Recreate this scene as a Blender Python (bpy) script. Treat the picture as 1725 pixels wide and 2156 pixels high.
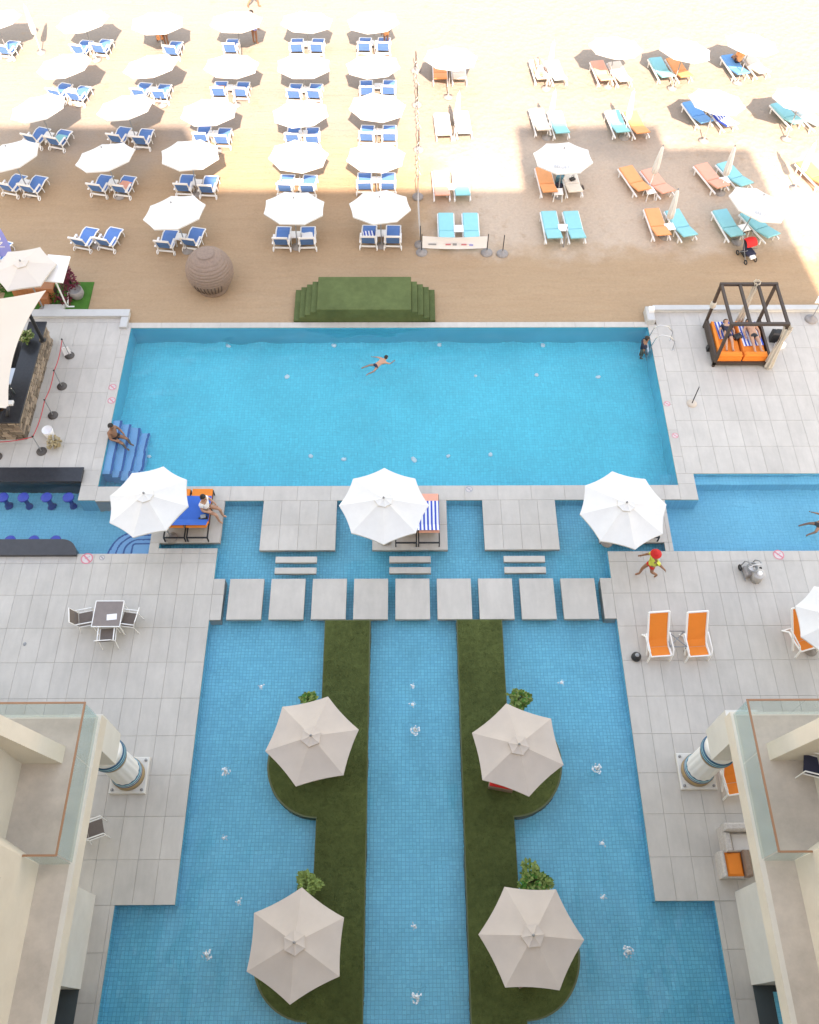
import bpy, bmesh, math, random
from math import radians as rad, sin, cos, pi
from mathutils import Vector, Matrix
random.seed(7)
for o in list(bpy.data.objects):
    bpy.data.objects.remove(o)
SC = bpy.context.scene
COL = SC.collection

# ------------------------------------------------------------------ camera, world, sun, exposure
HC = 27.0                                     # camera height above the pool deck, metres
F = 1871.67 / 1725
pitch, yaw, roll = rad(58.976), rad(0.639), rad(0.375)
fwd = Vector((sin(yaw) * cos(pitch), cos(yaw) * cos(pitch), -sin(pitch)))
rgt = Vector((cos(yaw), -sin(yaw), 0))
upv = rgt.cross(fwd)
R2 = cos(roll) * rgt + sin(roll) * upv
U2 = -sin(roll) * rgt + cos(roll) * upv
cam = bpy.data.cameras.new('camera')
camo = bpy.data.objects.new('camera', cam)
COL.objects.link(camo)
cam.sensor_fit = 'HORIZONTAL'
cam.sensor_width = 36
cam.lens = F * 36
cam.clip_end = 2000
mw = Matrix.Identity(4)
for i in range(3):
    mw[i][0], mw[i][1], mw[i][2] = R2[i], U2[i], -fwd[i]
mw[2][3] = HC
camo.matrix_world = mw
SC.camera = camo

SUN = Vector((3.015, -28.03, 27.0)).normalized()
w = bpy.data.worlds.new('World')
SC.world = w
w.use_nodes = True
nt = w.node_tree
bg = nt.nodes['Background']
sky = nt.nodes.new('ShaderNodeTexSky')
sky.sky_type = 'NISHITA'
sky.sun_disc = False
sky.sun_elevation = math.asin(SUN.z)
sky.sun_rotation = math.atan2(SUN.x, SUN.y)
sky.air_density = 2.0
sky.dust_density = 1.0
sky.ozone_density = 1.0
nt.links.new(sky.outputs[0], bg.inputs[0])
bg.inputs[1].default_value = 0.15
sl = bpy.data.lights.new('sun', 'SUN')
sl.energy = 3.4
sl.angle = rad(0.53)
sl.color = (1.0, 0.96, 0.92)
so = bpy.data.objects.new('sun', sl)
COL.objects.link(so)
so.rotation_euler = (-SUN).to_track_quat('-Z', 'Y').to_euler()
so.location = (0, -40, 60)
SC.view_settings.view_transform = 'Standard'
SC.view_settings.look = 'None'
SC.view_settings.gamma = 1.0
SC.view_settings.exposure = 2.0
SC.view_settings.use_white_balance = True
SC.view_settings.white_balance_temperature = 8500
SC.view_settings.white_balance_tint = 24
SC.cycles.use_denoising = True
SC.cycles.max_bounces = 10
SC.cycles.transparent_max_bounces = 12


def P(x, y, z=0.0):
    """Point of the place at height z seen at this spot of the survey photograph (1725 wide)."""
    d = R2 * ((x - 862.5) / 1725) - U2 * ((y - 1078) / 1725) + fwd * F
    t = (z - HC) / d.z
    return Vector((d.x * t, d.y * t, z))


# ------------------------------------------------------------------ materials
MATS = {}


def mat(name, col, rough=0.6, var=0.0, vscale=3.0, bump=0.0, bscale=20.0, metal=0.0, spec=0.4, rnd=0.0, trans=0.0, stretch=(1, 1, 1), sub=0.0):
    m = bpy.data.materials.new(name)
    m.use_nodes = True
    n, l = m.node_tree.nodes, m.node_tree.links
    b = n['Principled BSDF']
    b.inputs['Roughness'].default_value = rough
    b.inputs['Metallic'].default_value = metal
    b.inputs['Specular IOR Level'].default_value = spec
    b.inputs['Base Color'].default_value = (*col, 1)
    geo = n.new('ShaderNodeNewGeometry')
    mp = n.new('ShaderNodeMapping')
    mp.inputs['Scale'].default_value = stretch
    l.new(geo.outputs['Position'], mp.inputs[0])
    if var or rnd:
        hs = n.new('ShaderNodeMix'); hs.data_type = 'RGBA'; hs.blend_type = 'MULTIPLY'
        hs.inputs['Factor'].default_value = 1
        hs.inputs['A'].default_value = (*col, 1)
        v = n.new('ShaderNodeMath'); v.operation = 'MULTIPLY_ADD'
        no = n.new('ShaderNodeTexNoise'); no.inputs['Scale'].default_value = vscale; no.inputs['Detail'].default_value = 6
        no.inputs['Roughness'].default_value = 0.65
        l.new(mp.outputs[0], no.inputs['Vector'])
        l.new(no.outputs['Fac'], v.inputs[0])
        v.inputs[1].default_value = 2 * var * 1.6
        v.inputs[2].default_value = 1 - var * 1.6
        last = v.outputs[0]
        if rnd:
            oi = n.new('ShaderNodeObjectInfo')
            v2 = n.new('ShaderNodeMath'); v2.operation = 'MULTIPLY_ADD'
            l.new(oi.outputs['Random'], v2.inputs[0]); v2.inputs[1].default_value = 2 * rnd; v2.inputs[2].default_value = 1 - rnd
            v3 = n.new('ShaderNodeMath'); v3.operation = 'MULTIPLY'
            l.new(v2.outputs[0], v3.inputs[0]); l.new(last, v3.inputs[1]); last = v3.outputs[0]
        l.new(last, hs.inputs['B'])
        l.new(hs.outputs['Result'], b.inputs['Base Color'])
    if bump:
        bn = n.new('ShaderNodeTexNoise'); bn.inputs['Scale'].default_value = bscale; bn.inputs['Detail'].default_value = 5
        l.new(mp.outputs[0], bn.inputs['Vector'])
        bu = n.new('ShaderNodeBump'); bu.inputs['Strength'].default_value = bump; bu.inputs['Distance'].default_value = 0.02
        l.new(bn.outputs['Fac'], bu.inputs['Height']); l.new(bu.outputs[0], b.inputs['Normal'])
    if trans:
        tb = n.new('ShaderNodeBsdfTranslucent'); tb.inputs[0].default_value = (*col, 1)
        mx = n.new('ShaderNodeMixShader'); mx.inputs[0].default_value = trans
        l.new(b.outputs[0], mx.inputs[1]); l.new(tb.outputs[0], mx.inputs[2])
        l.new(mx.outputs[0], n['Material Output'].inputs['Surface'])
    MATS[name] = m
    return m


stone = mat('deck_stone', (0.465, 0.434, 0.395), 0.6, 0.10, 1.3, 0.05, 40, rnd=0.035, stretch=(3, .8, 1))
def weather(m, amt=.16):
    n, l = m.node_tree.nodes, m.node_tree.links
    b = n['Principled BSDF']; src = b.inputs['Base Color'].links[0].from_socket
    geo = n.new('ShaderNodeNewGeometry')
    a = n.new('ShaderNodeTexNoise'); a.inputs['Scale'].default_value = .55; a.inputs['Detail'].default_value = 8; a.inputs['Roughness'].default_value = .7
    l.new(geo.outputs['Position'], a.inputs['Vector'])
    r = n.new('ShaderNodeMapRange'); r.inputs['From Min'].default_value = .35; r.inputs['From Max'].default_value = .7
    r.inputs['To Min'].default_value = 1 + amt * .4; r.inputs['To Max'].default_value = 1 - amt * .6
    l.new(a.outputs['Fac'], r.inputs['Value'])
    x = n.new('ShaderNodeMix'); x.data_type = 'RGBA'; x.blend_type = 'MULTIPLY'; x.inputs['Factor'].default_value = 1
    l.new(src, x.inputs['A']); l.new(r.outputs[0], x.inputs['B']); l.new(x.outputs['Result'], b.inputs['Base Color'])


weather(stone)
stone_edge = mat('deck_base', (0.42, 0.39, 0.36), 0.8, 0.1, 4)
kerbst = mat('coping_stone', (0.46, 0.46, 0.45), 0.7, 0.08, 3)
sand_d = None
canvas = mat('white_canvas', (0.64, 0.63, 0.605), 0.8, 0.04, 3.0, 0.15, 9)
beige = mat('beige_canvas', (0.535, 0.465, 0.41), 0.85, 0.06, 2.0, 0.04, 60, trans=0.1)
cream_sail = mat('sail_cloth', (0.72, 0.62, 0.52), 0.85, 0.03, 1.0, trans=0.15)
plastic = mat('white_resin', (0.80, 0.79, 0.78), 0.4, 0.02)
bluesl = mat('blue_sling', (0.075, 0.20, 0.47), 0.75, 0.08, 6)
orange = mat('orange_cloth', (0.80, 0.22, 0.03), 0.8, 0.05, 5)
tango = mat('faded_orange_cloth', (0.80, 0.33, 0.14), 0.8, 0.06, 5)
salmon = mat('salmon_cloth', (0.78, 0.36, 0.26), 0.8, 0.05, 5)
turq = mat('turquoise_cloth', (0.19, 0.51, 0.56), 0.8, 0.05, 5)
palecl = mat('pale_cloth', (0.70, 0.62, 0.54), 0.8, 0.05, 5)
skyblue = mat('blue_cloth', (0.10, 0.33, 0.66), 0.8, 0.05, 5)
royal = mat('royal_blue_towel', (0.02, 0.13, 0.50), 0.9, 0.1, 5, 0.2, 40)
white = mat('white_paint', (0.80, 0.80, 0.79), 0.5, 0.02)
steel = mat('brushed_steel', (0.55, 0.56, 0.57), 0.3, 0.03, metal=0.9)
grey = mat('grey_metal', (0.25, 0.26, 0.27), 0.5, 0.05)
black = mat('black_metal', (0.02, 0.02, 0.022), 0.45, 0.1)
wood = mat('dark_wood', (0.055, 0.038, 0.03), 0.55, 0.25, 4, stretch=(1, 1, 6))
teak = mat('teak_wood', (0.42, 0.16, 0.07), 0.6, 0.2, 4, stretch=(1, 6, 1))
concrete = mat('grey_concrete', (0.27, 0.25, 0.24), 0.85, 0.2, 8, 0.2, 30)
render = mat('cream_render', (0.62, 0.575, 0.505), 0.85, 0.05, 1.2, 0.08, 60)
render_w = mat('white_render', (0.62, 0.61, 0.58), 0.85, 0.04, 1.2, 0.05, 60)
taupe = mat('terrace_screed', (0.50, 0.43, 0.365), 0.85, 0.16, 1.4, 0.05, 50)
copper = mat('copper_rail', (0.34, 0.17, 0.09), 0.45, 0.08)
skin = mat('skin', (0.50, 0.27, 0.18), 0.55, 0.05, 8)
skin_d = mat('tanned_skin', (0.30, 0.15, 0.09), 0.55, 0.05, 8)
hairm = mat('dark_hair', (0.02, 0.014, 0.01), 0.6, 0.2, 20)
wicker = mat('brown_wicker', (0.235, 0.165, 0.13), 0.7, 0.25, 12, 0.6, 60)
wickergrey = mat('grey_wicker', (0.48, 0.45, 0.43), 0.7, 0.25, 20, 0.5, 60)
granite = mat('black_granite', (0.028, 0.03, 0.036), 0.25, 0.25, 10)
slate = mat('grey_slate', (0.05, 0.05, 0.055), 0.35, 0.2, 5)
cladding = mat('cladding_stone', (0.26, 0.20, 0.15), 0.85, 0.25, 8, 0.4, 25, rnd=0.45)
turf = mat('artificial_turf', (0.078, 0.098, 0.032), 0.95, 0.30, 6.0, 0.9, 90, spec=0.1)
turf_l = mat('stage_turf', (0.095, 0.125, 0.05), 0.95, 0.18, 3, 0.9, 80, spec=0.1)
turf_g = mat('bright_turf', (0.05, 0.16, 0.03), 0.95, 0.2, 4, 0.8, 80, spec=0.1)
leafm = mat('green_leaf', (0.15, 0.22, 0.05), 0.6, 0.35, 9, rnd=0.1)
leafd = mat('burgundy_leaf', (0.16, 0.015, 0.035), 0.6, 0.35, 9)
leafy = mat('straw_leaf', (0.38, 0.30, 0.17), 0.7, 0.3, 9)
weather(render, .14); weather(taupe, .3); weather(render_w, .14); weather(turf, .5); weather(turf_l, .35)
weather(canvas, .08); weather(beige, .10)
flower = mat('cream_petal', (0.75, 0.70, 0.38), 0.7, 0.1, 9)
terra = mat('pale_pot', (0.62, 0.60, 0.57), 0.6, 0.05)
redcl = mat('red_cloth', (0.62, 0.02, 0.02), 0.7, 0.05)
yellowcl = mat('lime_cloth', (0.60, 0.66, 0.10), 0.7, 0.05)
navy = mat('navy_cloth', (0.022, 0.025, 0.05), 0.8, 0.1)
brownmesh = mat('brown_mesh', (0.15, 0.12, 0.105), 0.7, 0.15, 12)
tabletop = mat('brown_laminate', (0.22, 0.18, 0.165), 0.35, 0.12, 5)
violet = mat('banner_violet', (0.27, 0.30, 0.72), 0.7, 0.08, 2)
print_w = mat('print_white', (0.82, 0.82, 0.84), 0.7)
print_g = mat('print_grey', (0.30, 0.32, 0.35), 0.7)
print_r = mat('print_red', (0.62, 0.20, 0.24), 0.7, 0.1, 30)
redrope = mat('red_rope', (0.50, 0.05, 0.06), 0.7, 0.1, 20)
tan = mat('column_gold', (0.36, 0.25, 0.13), 0.5, 0.15, 6)
petrol = mat('column_blue', (0.02, 0.10, 0.19), 0.5, 0.1, 6)
icey = mat('column_white', (0.74, 0.75, 0.75), 0.5, 0.04)
palebl = mat('column_pale_blue', (0.30, 0.60, 0.70), 0.5, 0.05)
stooltile = mat('stool_tile', (0.025, 0.05, 0.30), 0.4, 0.3, 30)
steptile = mat('step_tile', (0.20, 0.50, 0.78), 0.4, 0.08, 12)
nosing = mat('nosing_tile', (0.02, 0.12, 0.36), 0.4, 0.15, 20)
foam = mat('white_water', (0.80, 0.86, 0.90), 0.3, 0.1, 20)
lampw = mat('pool_fitting', (0.70, 0.80, 0.82), 0.4)
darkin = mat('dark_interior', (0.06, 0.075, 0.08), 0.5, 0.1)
print_k = mat('dark_clutter', (0.035, 0.03, 0.028), 0.6, 0.4, 10)


def stripes(name, c1, c2, freq, axis):
    m = mat(name, c1, 0.85)
    n, l = m.node_tree.nodes, m.node_tree.links
    tc = n.new('ShaderNodeTexCoord'); sx = n.new('ShaderNodeSeparateXYZ'); l.new(tc.outputs['Object'], sx.inputs[0])
    mu = n.new('ShaderNodeMath'); mu.operation = 'MULTIPLY'; mu.inputs[1].default_value = freq; l.new(sx.outputs[axis], mu.inputs[0])
    fr = n.new('ShaderNodeMath'); fr.operation = 'FRACT'; l.new(mu.outputs[0], fr.inputs[0])
    gt = n.new('ShaderNodeMath'); gt.operation = 'GREATER_THAN'; gt.inputs[1].default_value = 0.5; l.new(fr.outputs[0], gt.inputs[0])
    mx = n.new('ShaderNodeMix'); mx.data_type = 'RGBA'; mx.inputs['A'].default_value = (*c1, 1); mx.inputs['B'].default_value = (*c2, 1)
    l.new(gt.outputs[0], mx.inputs['Factor']); l.new(mx.outputs['Result'], n['Principled BSDF'].inputs['Base Color'])
    return m


striped = stripes('striped_towel', (0.72, 0.74, 0.80), (0.03, 0.08, 0.42), 7.5, 0)


def mosaic(name, c1, c2, line, size, lw, rough=0.35):
    """small pool mosaic: two close tile tones, joint lines, slow patchiness"""
    m = mat(name, c1, rough)
    n, l = m.node_tree.nodes, m.node_tree.links
    geo = n.new('ShaderNodeNewGeometry')
    nm = n.new('ShaderNodeVectorMath'); nm.operation = 'MULTIPLY_ADD'
    l.new(geo.outputs['True Normal'], nm.inputs[0]); nm.inputs[1].default_value = (0, 0, 0)
    l.new(geo.outputs['Position'], nm.inputs[2])
    br = n.new('ShaderNodeTexBrick')
    br.offset = 0.0; br.squash = 1.0
    br.inputs['Color1'].default_value = (*c1, 1); br.inputs['Color2'].default_value = (*c2, 1); br.inputs['Mortar'].default_value = (*line, 1)
    br.inputs['Scale'].default_value = 1.0 / size
    br.inputs['Brick Width'].default_value = 1.0; br.inputs['Row Height'].default_value = 1.0
    br.inputs['Mortar Size'].default_value = lw; br.inputs['Mortar Smooth'].default_value = 0.3
    br.inputs['Bias'].default_value = 0.0
    l.new(nm.outputs[0], br.inputs['Vector'])
    no = n.new('ShaderNodeTexNoise'); no.inputs['Scale'].default_value = 0.5; no.inputs['Detail'].default_value = 5
    l.new(geo.outputs['Position'], no.inputs['Vector'])
    v = n.new('ShaderNodeMath'); v.operation = 'MULTIPLY_ADD'; v.inputs[1].default_value = 0.3; v.inputs[2].default_value = 0.85
    l.new(no.outputs['Fac'], v.inputs[0])
    mx = n.new('ShaderNodeMix'); mx.data_type = 'RGBA'; mx.blend_type = 'MULTIPLY'; mx.inputs['Factor'].default_value = 1
    l.new(br.outputs['Color'], mx.inputs['A']); l.new(v.outputs[0], mx.inputs['B'])
    l.new(mx.outputs['Result'], n['Principled BSDF'].inputs['Base Color'])
    return m


mos_main = mosaic('main_pool_mosaic', (0.012, 0.655, 0.79), (0.01, 0.58, 0.72), (0.01, 0.49, 0.63), 0.12, 0.06)
mos_low = mosaic('shallow_pool_mosaic', (0.105, 0.63, 0.81), (0.075, 0.53, 0.72), (0.05, 0.40, 0.57), 0.105, 0.08)
mos_bar = mosaic('bar_pool_mosaic', (0.13, 0.60, 0.78), (0.11, 0.55, 0.74), (0.08, 0.46, 0.63), 0.12, 0.06)


def water_mat(name, scale, strength, tint):
    m = bpy.data.materials.new(name); m.use_nodes = True
    n, l = m.node_tree.nodes, m.node_tree.links
    b = n['Principled BSDF']
    b.inputs['Base Color'].default_value = (*tint, 1)
    b.inputs['Roughness'].default_value = 0.0
    b.inputs['IOR'].default_value = 1.33
    b.inputs['Transmission Weight'].default_value = 1.0
    geo = n.new('ShaderNodeNewGeometry')
    a = n.new('ShaderNodeTexNoise'); a.inputs['Scale'].default_value = scale; a.inputs['Detail'].default_value = 3; a.inputs['Distortion'].default_value = 0.6
    l.new(geo.outputs['Position'], a.inputs['Vector'])
    bu = n.new('ShaderNodeBump'); bu.inputs['Strength'].default_value = strength; bu.inputs['Distance'].default_value = 0.03
    l.new(a.outputs['Fac'], bu.inputs['Height']); l.new(bu.outputs[0], b.inputs['Normal'])
    return m


water_m = water_mat('pool_water', 2.2, 0.6, (0.93, 0.99, 1.0))
water_s = water_mat('shallow_water', 3.0, 0.8, (0.96, 0.99, 1.0))


def glass_mat():
    m = bpy.data.materials.new('green_glass'); m.use_nodes = True
    n, l = m.node_tree.nodes, m.node_tree.links
    n.remove(n['Principled BSDF'])
    t = n.new('ShaderNodeBsdfTransparent'); t.inputs[0].default_value = (0.93, 0.965, 0.96, 1)
    g = n.new('ShaderNodeBsdfGlossy'); g.inputs['Roughness'].default_value = 0.02
    d = n.new('ShaderNodeBsdfDiffuse'); d.inputs[0].default_value = (0.52, 0.66, 0.66, 1)
    fr = n.new('ShaderNodeValue'); fr.outputs[0].default_value = 0.07
    m1 = n.new('ShaderNodeMixShader'); m1.inputs[0].default_value = 0.13
    l.new(t.outputs[0], m1.inputs[1]); l.new(d.outputs[0], m1.inputs[2])
    m2 = n.new('ShaderNodeMixShader'); l.new(fr.outputs[0], m2.inputs[0]); l.new(m1.outputs[0], m2.inputs[1]); l.new(g.outputs[0], m2.inputs[2])
    l.new(m2.outputs[0], n['Material Output'].inputs['Surface'])
    return m


glass = glass_mat()


def sand_mat():
    m = bpy.data.materials.new('beach_sand'); m.use_nodes = True
    n, l = m.node_tree.nodes, m.node_tree.links
    b = n['Principled BSDF']; b.inputs['Roughness'].default_value = 0.95; b.inputs['Specular IOR Level'].default_value = 0.1
    geo = n.new('ShaderNodeNewGeometry'); sp = n.new('ShaderNodeSeparateXYZ'); l.new(geo.outputs['Position'], sp.inputs[0])

    def noise(scale, st=(1, 1, 1), det=6):
        mp = n.new('ShaderNodeMapping'); mp.inputs['Scale'].default_value = st; l.new(geo.outputs['Position'], mp.inputs[0])
        t = n.new('ShaderNodeTexNoise'); t.inputs['Scale'].default_value = scale; t.inputs['Detail'].default_value = det
        t.inputs['Roughness'].default_value = 0.65
        l.new(mp.outputs[0], t.inputs['Vector']); return t.outputs['Fac']

    def ramp(src, a, bb):
        r = n.new('ShaderNodeMapRange'); r.interpolation_type = 'SMOOTHSTEP'
        r.inputs['From Min'].default_value = a; r.inputs['From Max'].default_value = bb; l.new(src, r.inputs['Value']); return r.outputs[0]

    def mix(f, a, bb, mode='MIX'):
        x = n.new('ShaderNodeMix'); x.data_type = 'RGBA'; x.blend_type = mode
        if isinstance(f, float): x.inputs['Factor'].default_value = f
        else: l.new(f, x.inputs['Factor'])
        for k, v in (('A', a), ('B', bb)):
            if isinstance(v, tuple): x.inputs[k].default_value = (*v, 1)
            else: l.new(v, x.inputs[k])
        return x.outputs['Result']

    def math_(op, a, bb):
        x = n.new('ShaderNodeMath'); x.operation = op
        for i, v in ((0, a), (1, bb)):
            if isinstance(v, (int, float)): x.inputs[i].default_value = v
            else: l.new(v, x.inputs[i])
        return x.outputs[0]
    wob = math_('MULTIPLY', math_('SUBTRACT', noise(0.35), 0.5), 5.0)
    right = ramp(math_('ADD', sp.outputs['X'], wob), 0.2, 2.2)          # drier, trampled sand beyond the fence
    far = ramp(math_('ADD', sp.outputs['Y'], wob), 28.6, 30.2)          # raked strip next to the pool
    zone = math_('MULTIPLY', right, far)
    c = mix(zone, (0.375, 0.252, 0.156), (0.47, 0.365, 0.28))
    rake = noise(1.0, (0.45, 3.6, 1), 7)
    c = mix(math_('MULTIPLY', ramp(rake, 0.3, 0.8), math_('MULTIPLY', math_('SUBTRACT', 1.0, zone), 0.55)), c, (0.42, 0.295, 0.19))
    far_shade = ramp(math_('ADD', sp.outputs['Y'], math_('MULTIPLY', wob, 1.5)), 33.0, 39.0)   # shade put into the far sand's colour: deeper parasol shadows, less sun glare
    c = mix(far_shade, c, (0.30, 0.248, 0.205))
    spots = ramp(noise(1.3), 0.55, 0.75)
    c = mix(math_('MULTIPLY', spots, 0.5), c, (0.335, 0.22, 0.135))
    c2 = n.new('ShaderNodeMix'); c2.data_type = 'RGBA'; c2.blend_type = 'MULTIPLY'; c2.inputs['Factor'].default_value = 1
    l.new(c, c2.inputs['A'])
    fine = math_('ADD', math_('MULTIPLY', noise(9.0), 0.36), 0.82)
    l.new(fine, c2.inputs['B'])
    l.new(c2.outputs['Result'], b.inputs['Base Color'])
    foot = n.new('ShaderNodeTexVoronoi'); foot.inputs['Scale'].default_value = 3.2
    l.new(geo.outputs['Position'], foot.inputs['Vector'])
    h = math_('ADD', math_('MULTIPLY', math_('MULTIPLY', foot.outputs['Distance'], zone), 0.9), math_('MULTIPLY', rake, math_('SUBTRACT', 1.0, zone)))
    h = math_('ADD', h, math_('MULTIPLY', noise(6.0), 0.6))
    bu = n.new('ShaderNodeBump'); bu.inputs['Strength'].default_value = 0.6; bu.inputs['Distance'].default_value = 0.09
    l.new(h, bu.inputs['Height']); l.new(bu.outputs[0], b.inputs['Normal'])
    return m


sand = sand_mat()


# ------------------------------------------------------------------ mesh helpers
class MB:
    def __init__(s):
        s.v, s.f, s.sm = [], [], []

    def add(s, vs, fs, smooth=False):
        o = len(s.v)
        s.v += [tuple(v) for v in vs]
        for f in fs:
            s.f.append(tuple(i + o for i in f)); s.sm.append(smooth)
        return s

    def box(s, x0, x1, y0, y1, z0, z1, M=None):
        vs = [Vector((x, y, z)) for z in (z0, z1) for y in (y0, y1) for x in (x0, x1)]
        if M: vs = [M @ v for v in vs]
        return s.add(vs, [(0, 2, 3, 1), (4, 5, 7, 6), (0, 1, 5, 4), (2, 6, 7, 3), (0, 4, 6, 2), (1, 3, 7, 5)])

    def slab(s, x0, x1, y0, y1, z0, z1, b=0.02):
        """box with chamfered top edges"""
        vs = [(x0, y0, z0), (x1, y0, z0), (x1, y1, z0), (x0, y1, z0), (x0, y0, z1 - b), (x1, y0, z1 - b), (x1, y1, z1 - b), (x0, y1, z1 - b),
              (x0 + b, y0 + b, z1), (x1 - b, y0 + b, z1), (x1 - b, y1 - b, z1), (x0 + b, y1 - b, z1)]
        fs = [(3, 2, 1, 0), (8, 9, 10, 11)]
        for i in range(4):
            j = (i + 1) % 4
            fs += [(i, j, j + 4, i + 4), (i + 4, j + 4, j + 8, i + 8)]
        return s.add(vs, fs)

    def prism(s, poly, z0, z1):
        a = sum(poly[i][0] * poly[(i + 1) % len(poly)][1] - poly[(i + 1) % len(poly)][0] * poly[i][1] for i in range(len(poly)))
        if a < 0: poly = poly[::-1]
        n = len(poly)
        vs = [(x, y, z0) for x, y in poly] + [(x, y, z1) for x, y in poly]
        return s.add(vs, [tuple(range(n - 1, -1, -1)), tuple(range(n, 2 * n))] + [(i, (i + 1) % n, n + (i + 1) % n, n + i) for i in range(n)])

    def tube(s, pts, r, n=8, cap=True):
        pts = [Vector(p) for p in pts]
        rs = r if isinstance(r, (list, tuple)) else [r] * len(pts)
        vs, fs = [], []
        prev = None
        for i, p in enumerate(pts):
            d = (pts[min(i + 1, len(pts) - 1)] - pts[max(i - 1, 0)]).normalized()
            a = d.orthogonal().normalized() if prev is None else (prev - d * prev.dot(d)).normalized()
            prev = a
            b = d.cross(a)
            vs += [p + (a * cos(2 * pi * k / n) + b * sin(2 * pi * k / n)) * rs[i] for k in range(n)]
        for i in range(len(pts) - 1):
            for k in range(n):
                fs.append((i * n + k, i * n + (k + 1) % n, (i + 1) * n + (k + 1) % n, (i + 1) * n + k))
        s.add(vs, fs, True)
        if cap:
            o = len(vs)
            s.add(vs[:n], [tuple(range(n - 1, -1, -1))]); s.add(vs[o - n:], [tuple(range(n))])
        return s

    def lathe(s, prof, c=(0, 0, 0), n=24, smooth=True, wob=None):
        vs, fs = [], []
        for r, z in prof:
            for k in range(n):
                a = 2 * pi * k / n
                rr = r * (wob(a) if wob else 1)
                vs.append((c[0] + rr * cos(a), c[1] + rr * sin(a), c[2] + z))
        for i in range(len(prof) - 1):
            for k in range(n):
                fs.append((i * n + k, i * n + (k + 1) % n, (i + 1) * n + (k + 1) % n, (i + 1) * n + k))
        s.add(vs, fs, smooth)
        return s

    def disc(s, c, r, n=24, z=None):
        return s.add([(c[0] + r * cos(2 * pi * k / n), c[1] + r * sin(2 * pi * k / n), c[2]) for k in range(n)], [tuple(range(n))])

    def sphere(s, c, r, n=12, m=8, sq=(1, 1, 1)):
        vs, fs = [], []
        for i in range(m + 1):
            t = pi * i / m
            for k in range(n):
                a = 2 * pi * k / n
                vs.append((c[0] + r * sq[0] * sin(t) * cos(a), c[1] + r * sq[1] * sin(t) * sin(a), c[2] - r * sq[2] * cos(t)))
        for i in range(m):
            for k in range(n):
                fs.append((i * n + k, i * n + (k + 1) % n, (i + 1) * n + (k + 1) % n, (i + 1) * n + k))
        return s.add(vs, fs, True)

    def sheet(s, pts, thick):
        """a panel: polygon in space given by points, with thickness along its normal"""
        pts = [Vector(p) for p in pts]
        nrm = (pts[1] - pts[0]).cross(pts[2] - pts[0]).normalized() * thick
        n = len(pts)
        return s.add(pts + [p - nrm for p in pts], [tuple(range(n)), tuple(range(2 * n - 1, n - 1, -1))] + [(i, n + i, n + (i + 1) % n, (i + 1) % n) for i in range(n)])

    def mesh(s, name, m):
        me = bpy.data.meshes.new(name)
        me.from_pydata([tuple(v) for v in s.v], [], s.f)
        me.polygons.foreach_set('use_smooth', s.sm)
        me.materials.append(m)
        me.update()
        return me

    def build(s, name, m, parent=None, loc=(0, 0, 0), rz=0.0):
        return link(name, s.mesh(name, m), parent, loc, rz)


def link(name, me, parent=None, loc=(0, 0, 0), rz=0.0):
    o = bpy.data.objects.new(name, me)
    COL.objects.link(o)
    o.location = loc
    o.rotation_euler = (0, 0, rz)
    if parent: o.parent = parent
    return o


def tag(o, label=None, cat=None, group=None, kind=None):
    if label: o['label'] = label
    if cat: o['category'] = cat
    if group: o['group'] = group
    if kind: o['kind'] = kind
    return o


def thing(name, label, cat, loc=(0, 0, 0), rz=0.0, group=None):
    o = bpy.data.objects.new(name, None)
    o.empty_display_size = 0.2
    COL.objects.link(o)
    o.location = loc
    o.rotation_euler = (0, 0, rz)
    return tag(o, label, cat, group)


def struct(name, b, m):
    return tag(b.build(name, m), kind='structure')


KIDS = {}


def dup(src, loc, rz, label, group=None, tilt=None):
    """copy of a thing with its parts and sub-parts"""
    if src.name not in KIDS:
        KIDS[src.name] = [(c, list(c.children)) for c in src.children]
    r = src.copy(); COL.objects.link(r)
    r.location = loc; r.rotation_euler = (tilt[0] if tilt else 0, tilt[1] if tilt else 0, rz)
    r['label'] = label
    if group: r['group'] = group
    for ch, gr in KIDS[src.name]:
        c = ch.copy(); COL.objects.link(c); c.parent = r
        for g in gr:
            d = g.copy(); COL.objects.link(d); d.parent = c
    return r


class Kind:
    """first use moves the model itself, later uses copy it"""
    def __init__(s, make): s.make, s.o = make, None

    def put(s, loc, rz, label, group=None, tilt=None):
        if s.o is None:
            s.o = s.make()
            s.o.location = loc; s.o.rotation_euler = (tilt[0] if tilt else 0, tilt[1] if tilt else 0, rz)
            tag(s.o, label, None, group)
            return s.o
        return dup(s.o, loc, rz, label, group, tilt)


ORD = ['first', 'second', 'third', 'fourth', 'fifth', 'sixth', 'seventh', 'eighth', 'ninth', 'tenth']

# ------------------------------------------------------------------ ground, decks, pools
XM = 0.58                                        # the place is mirrored about x = XM / 2


def rects(*rs): return rs


struct('ground', MB().box(-400, 400, -60, 25.2, -4.0, -2.6), stone_edge)
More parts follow.
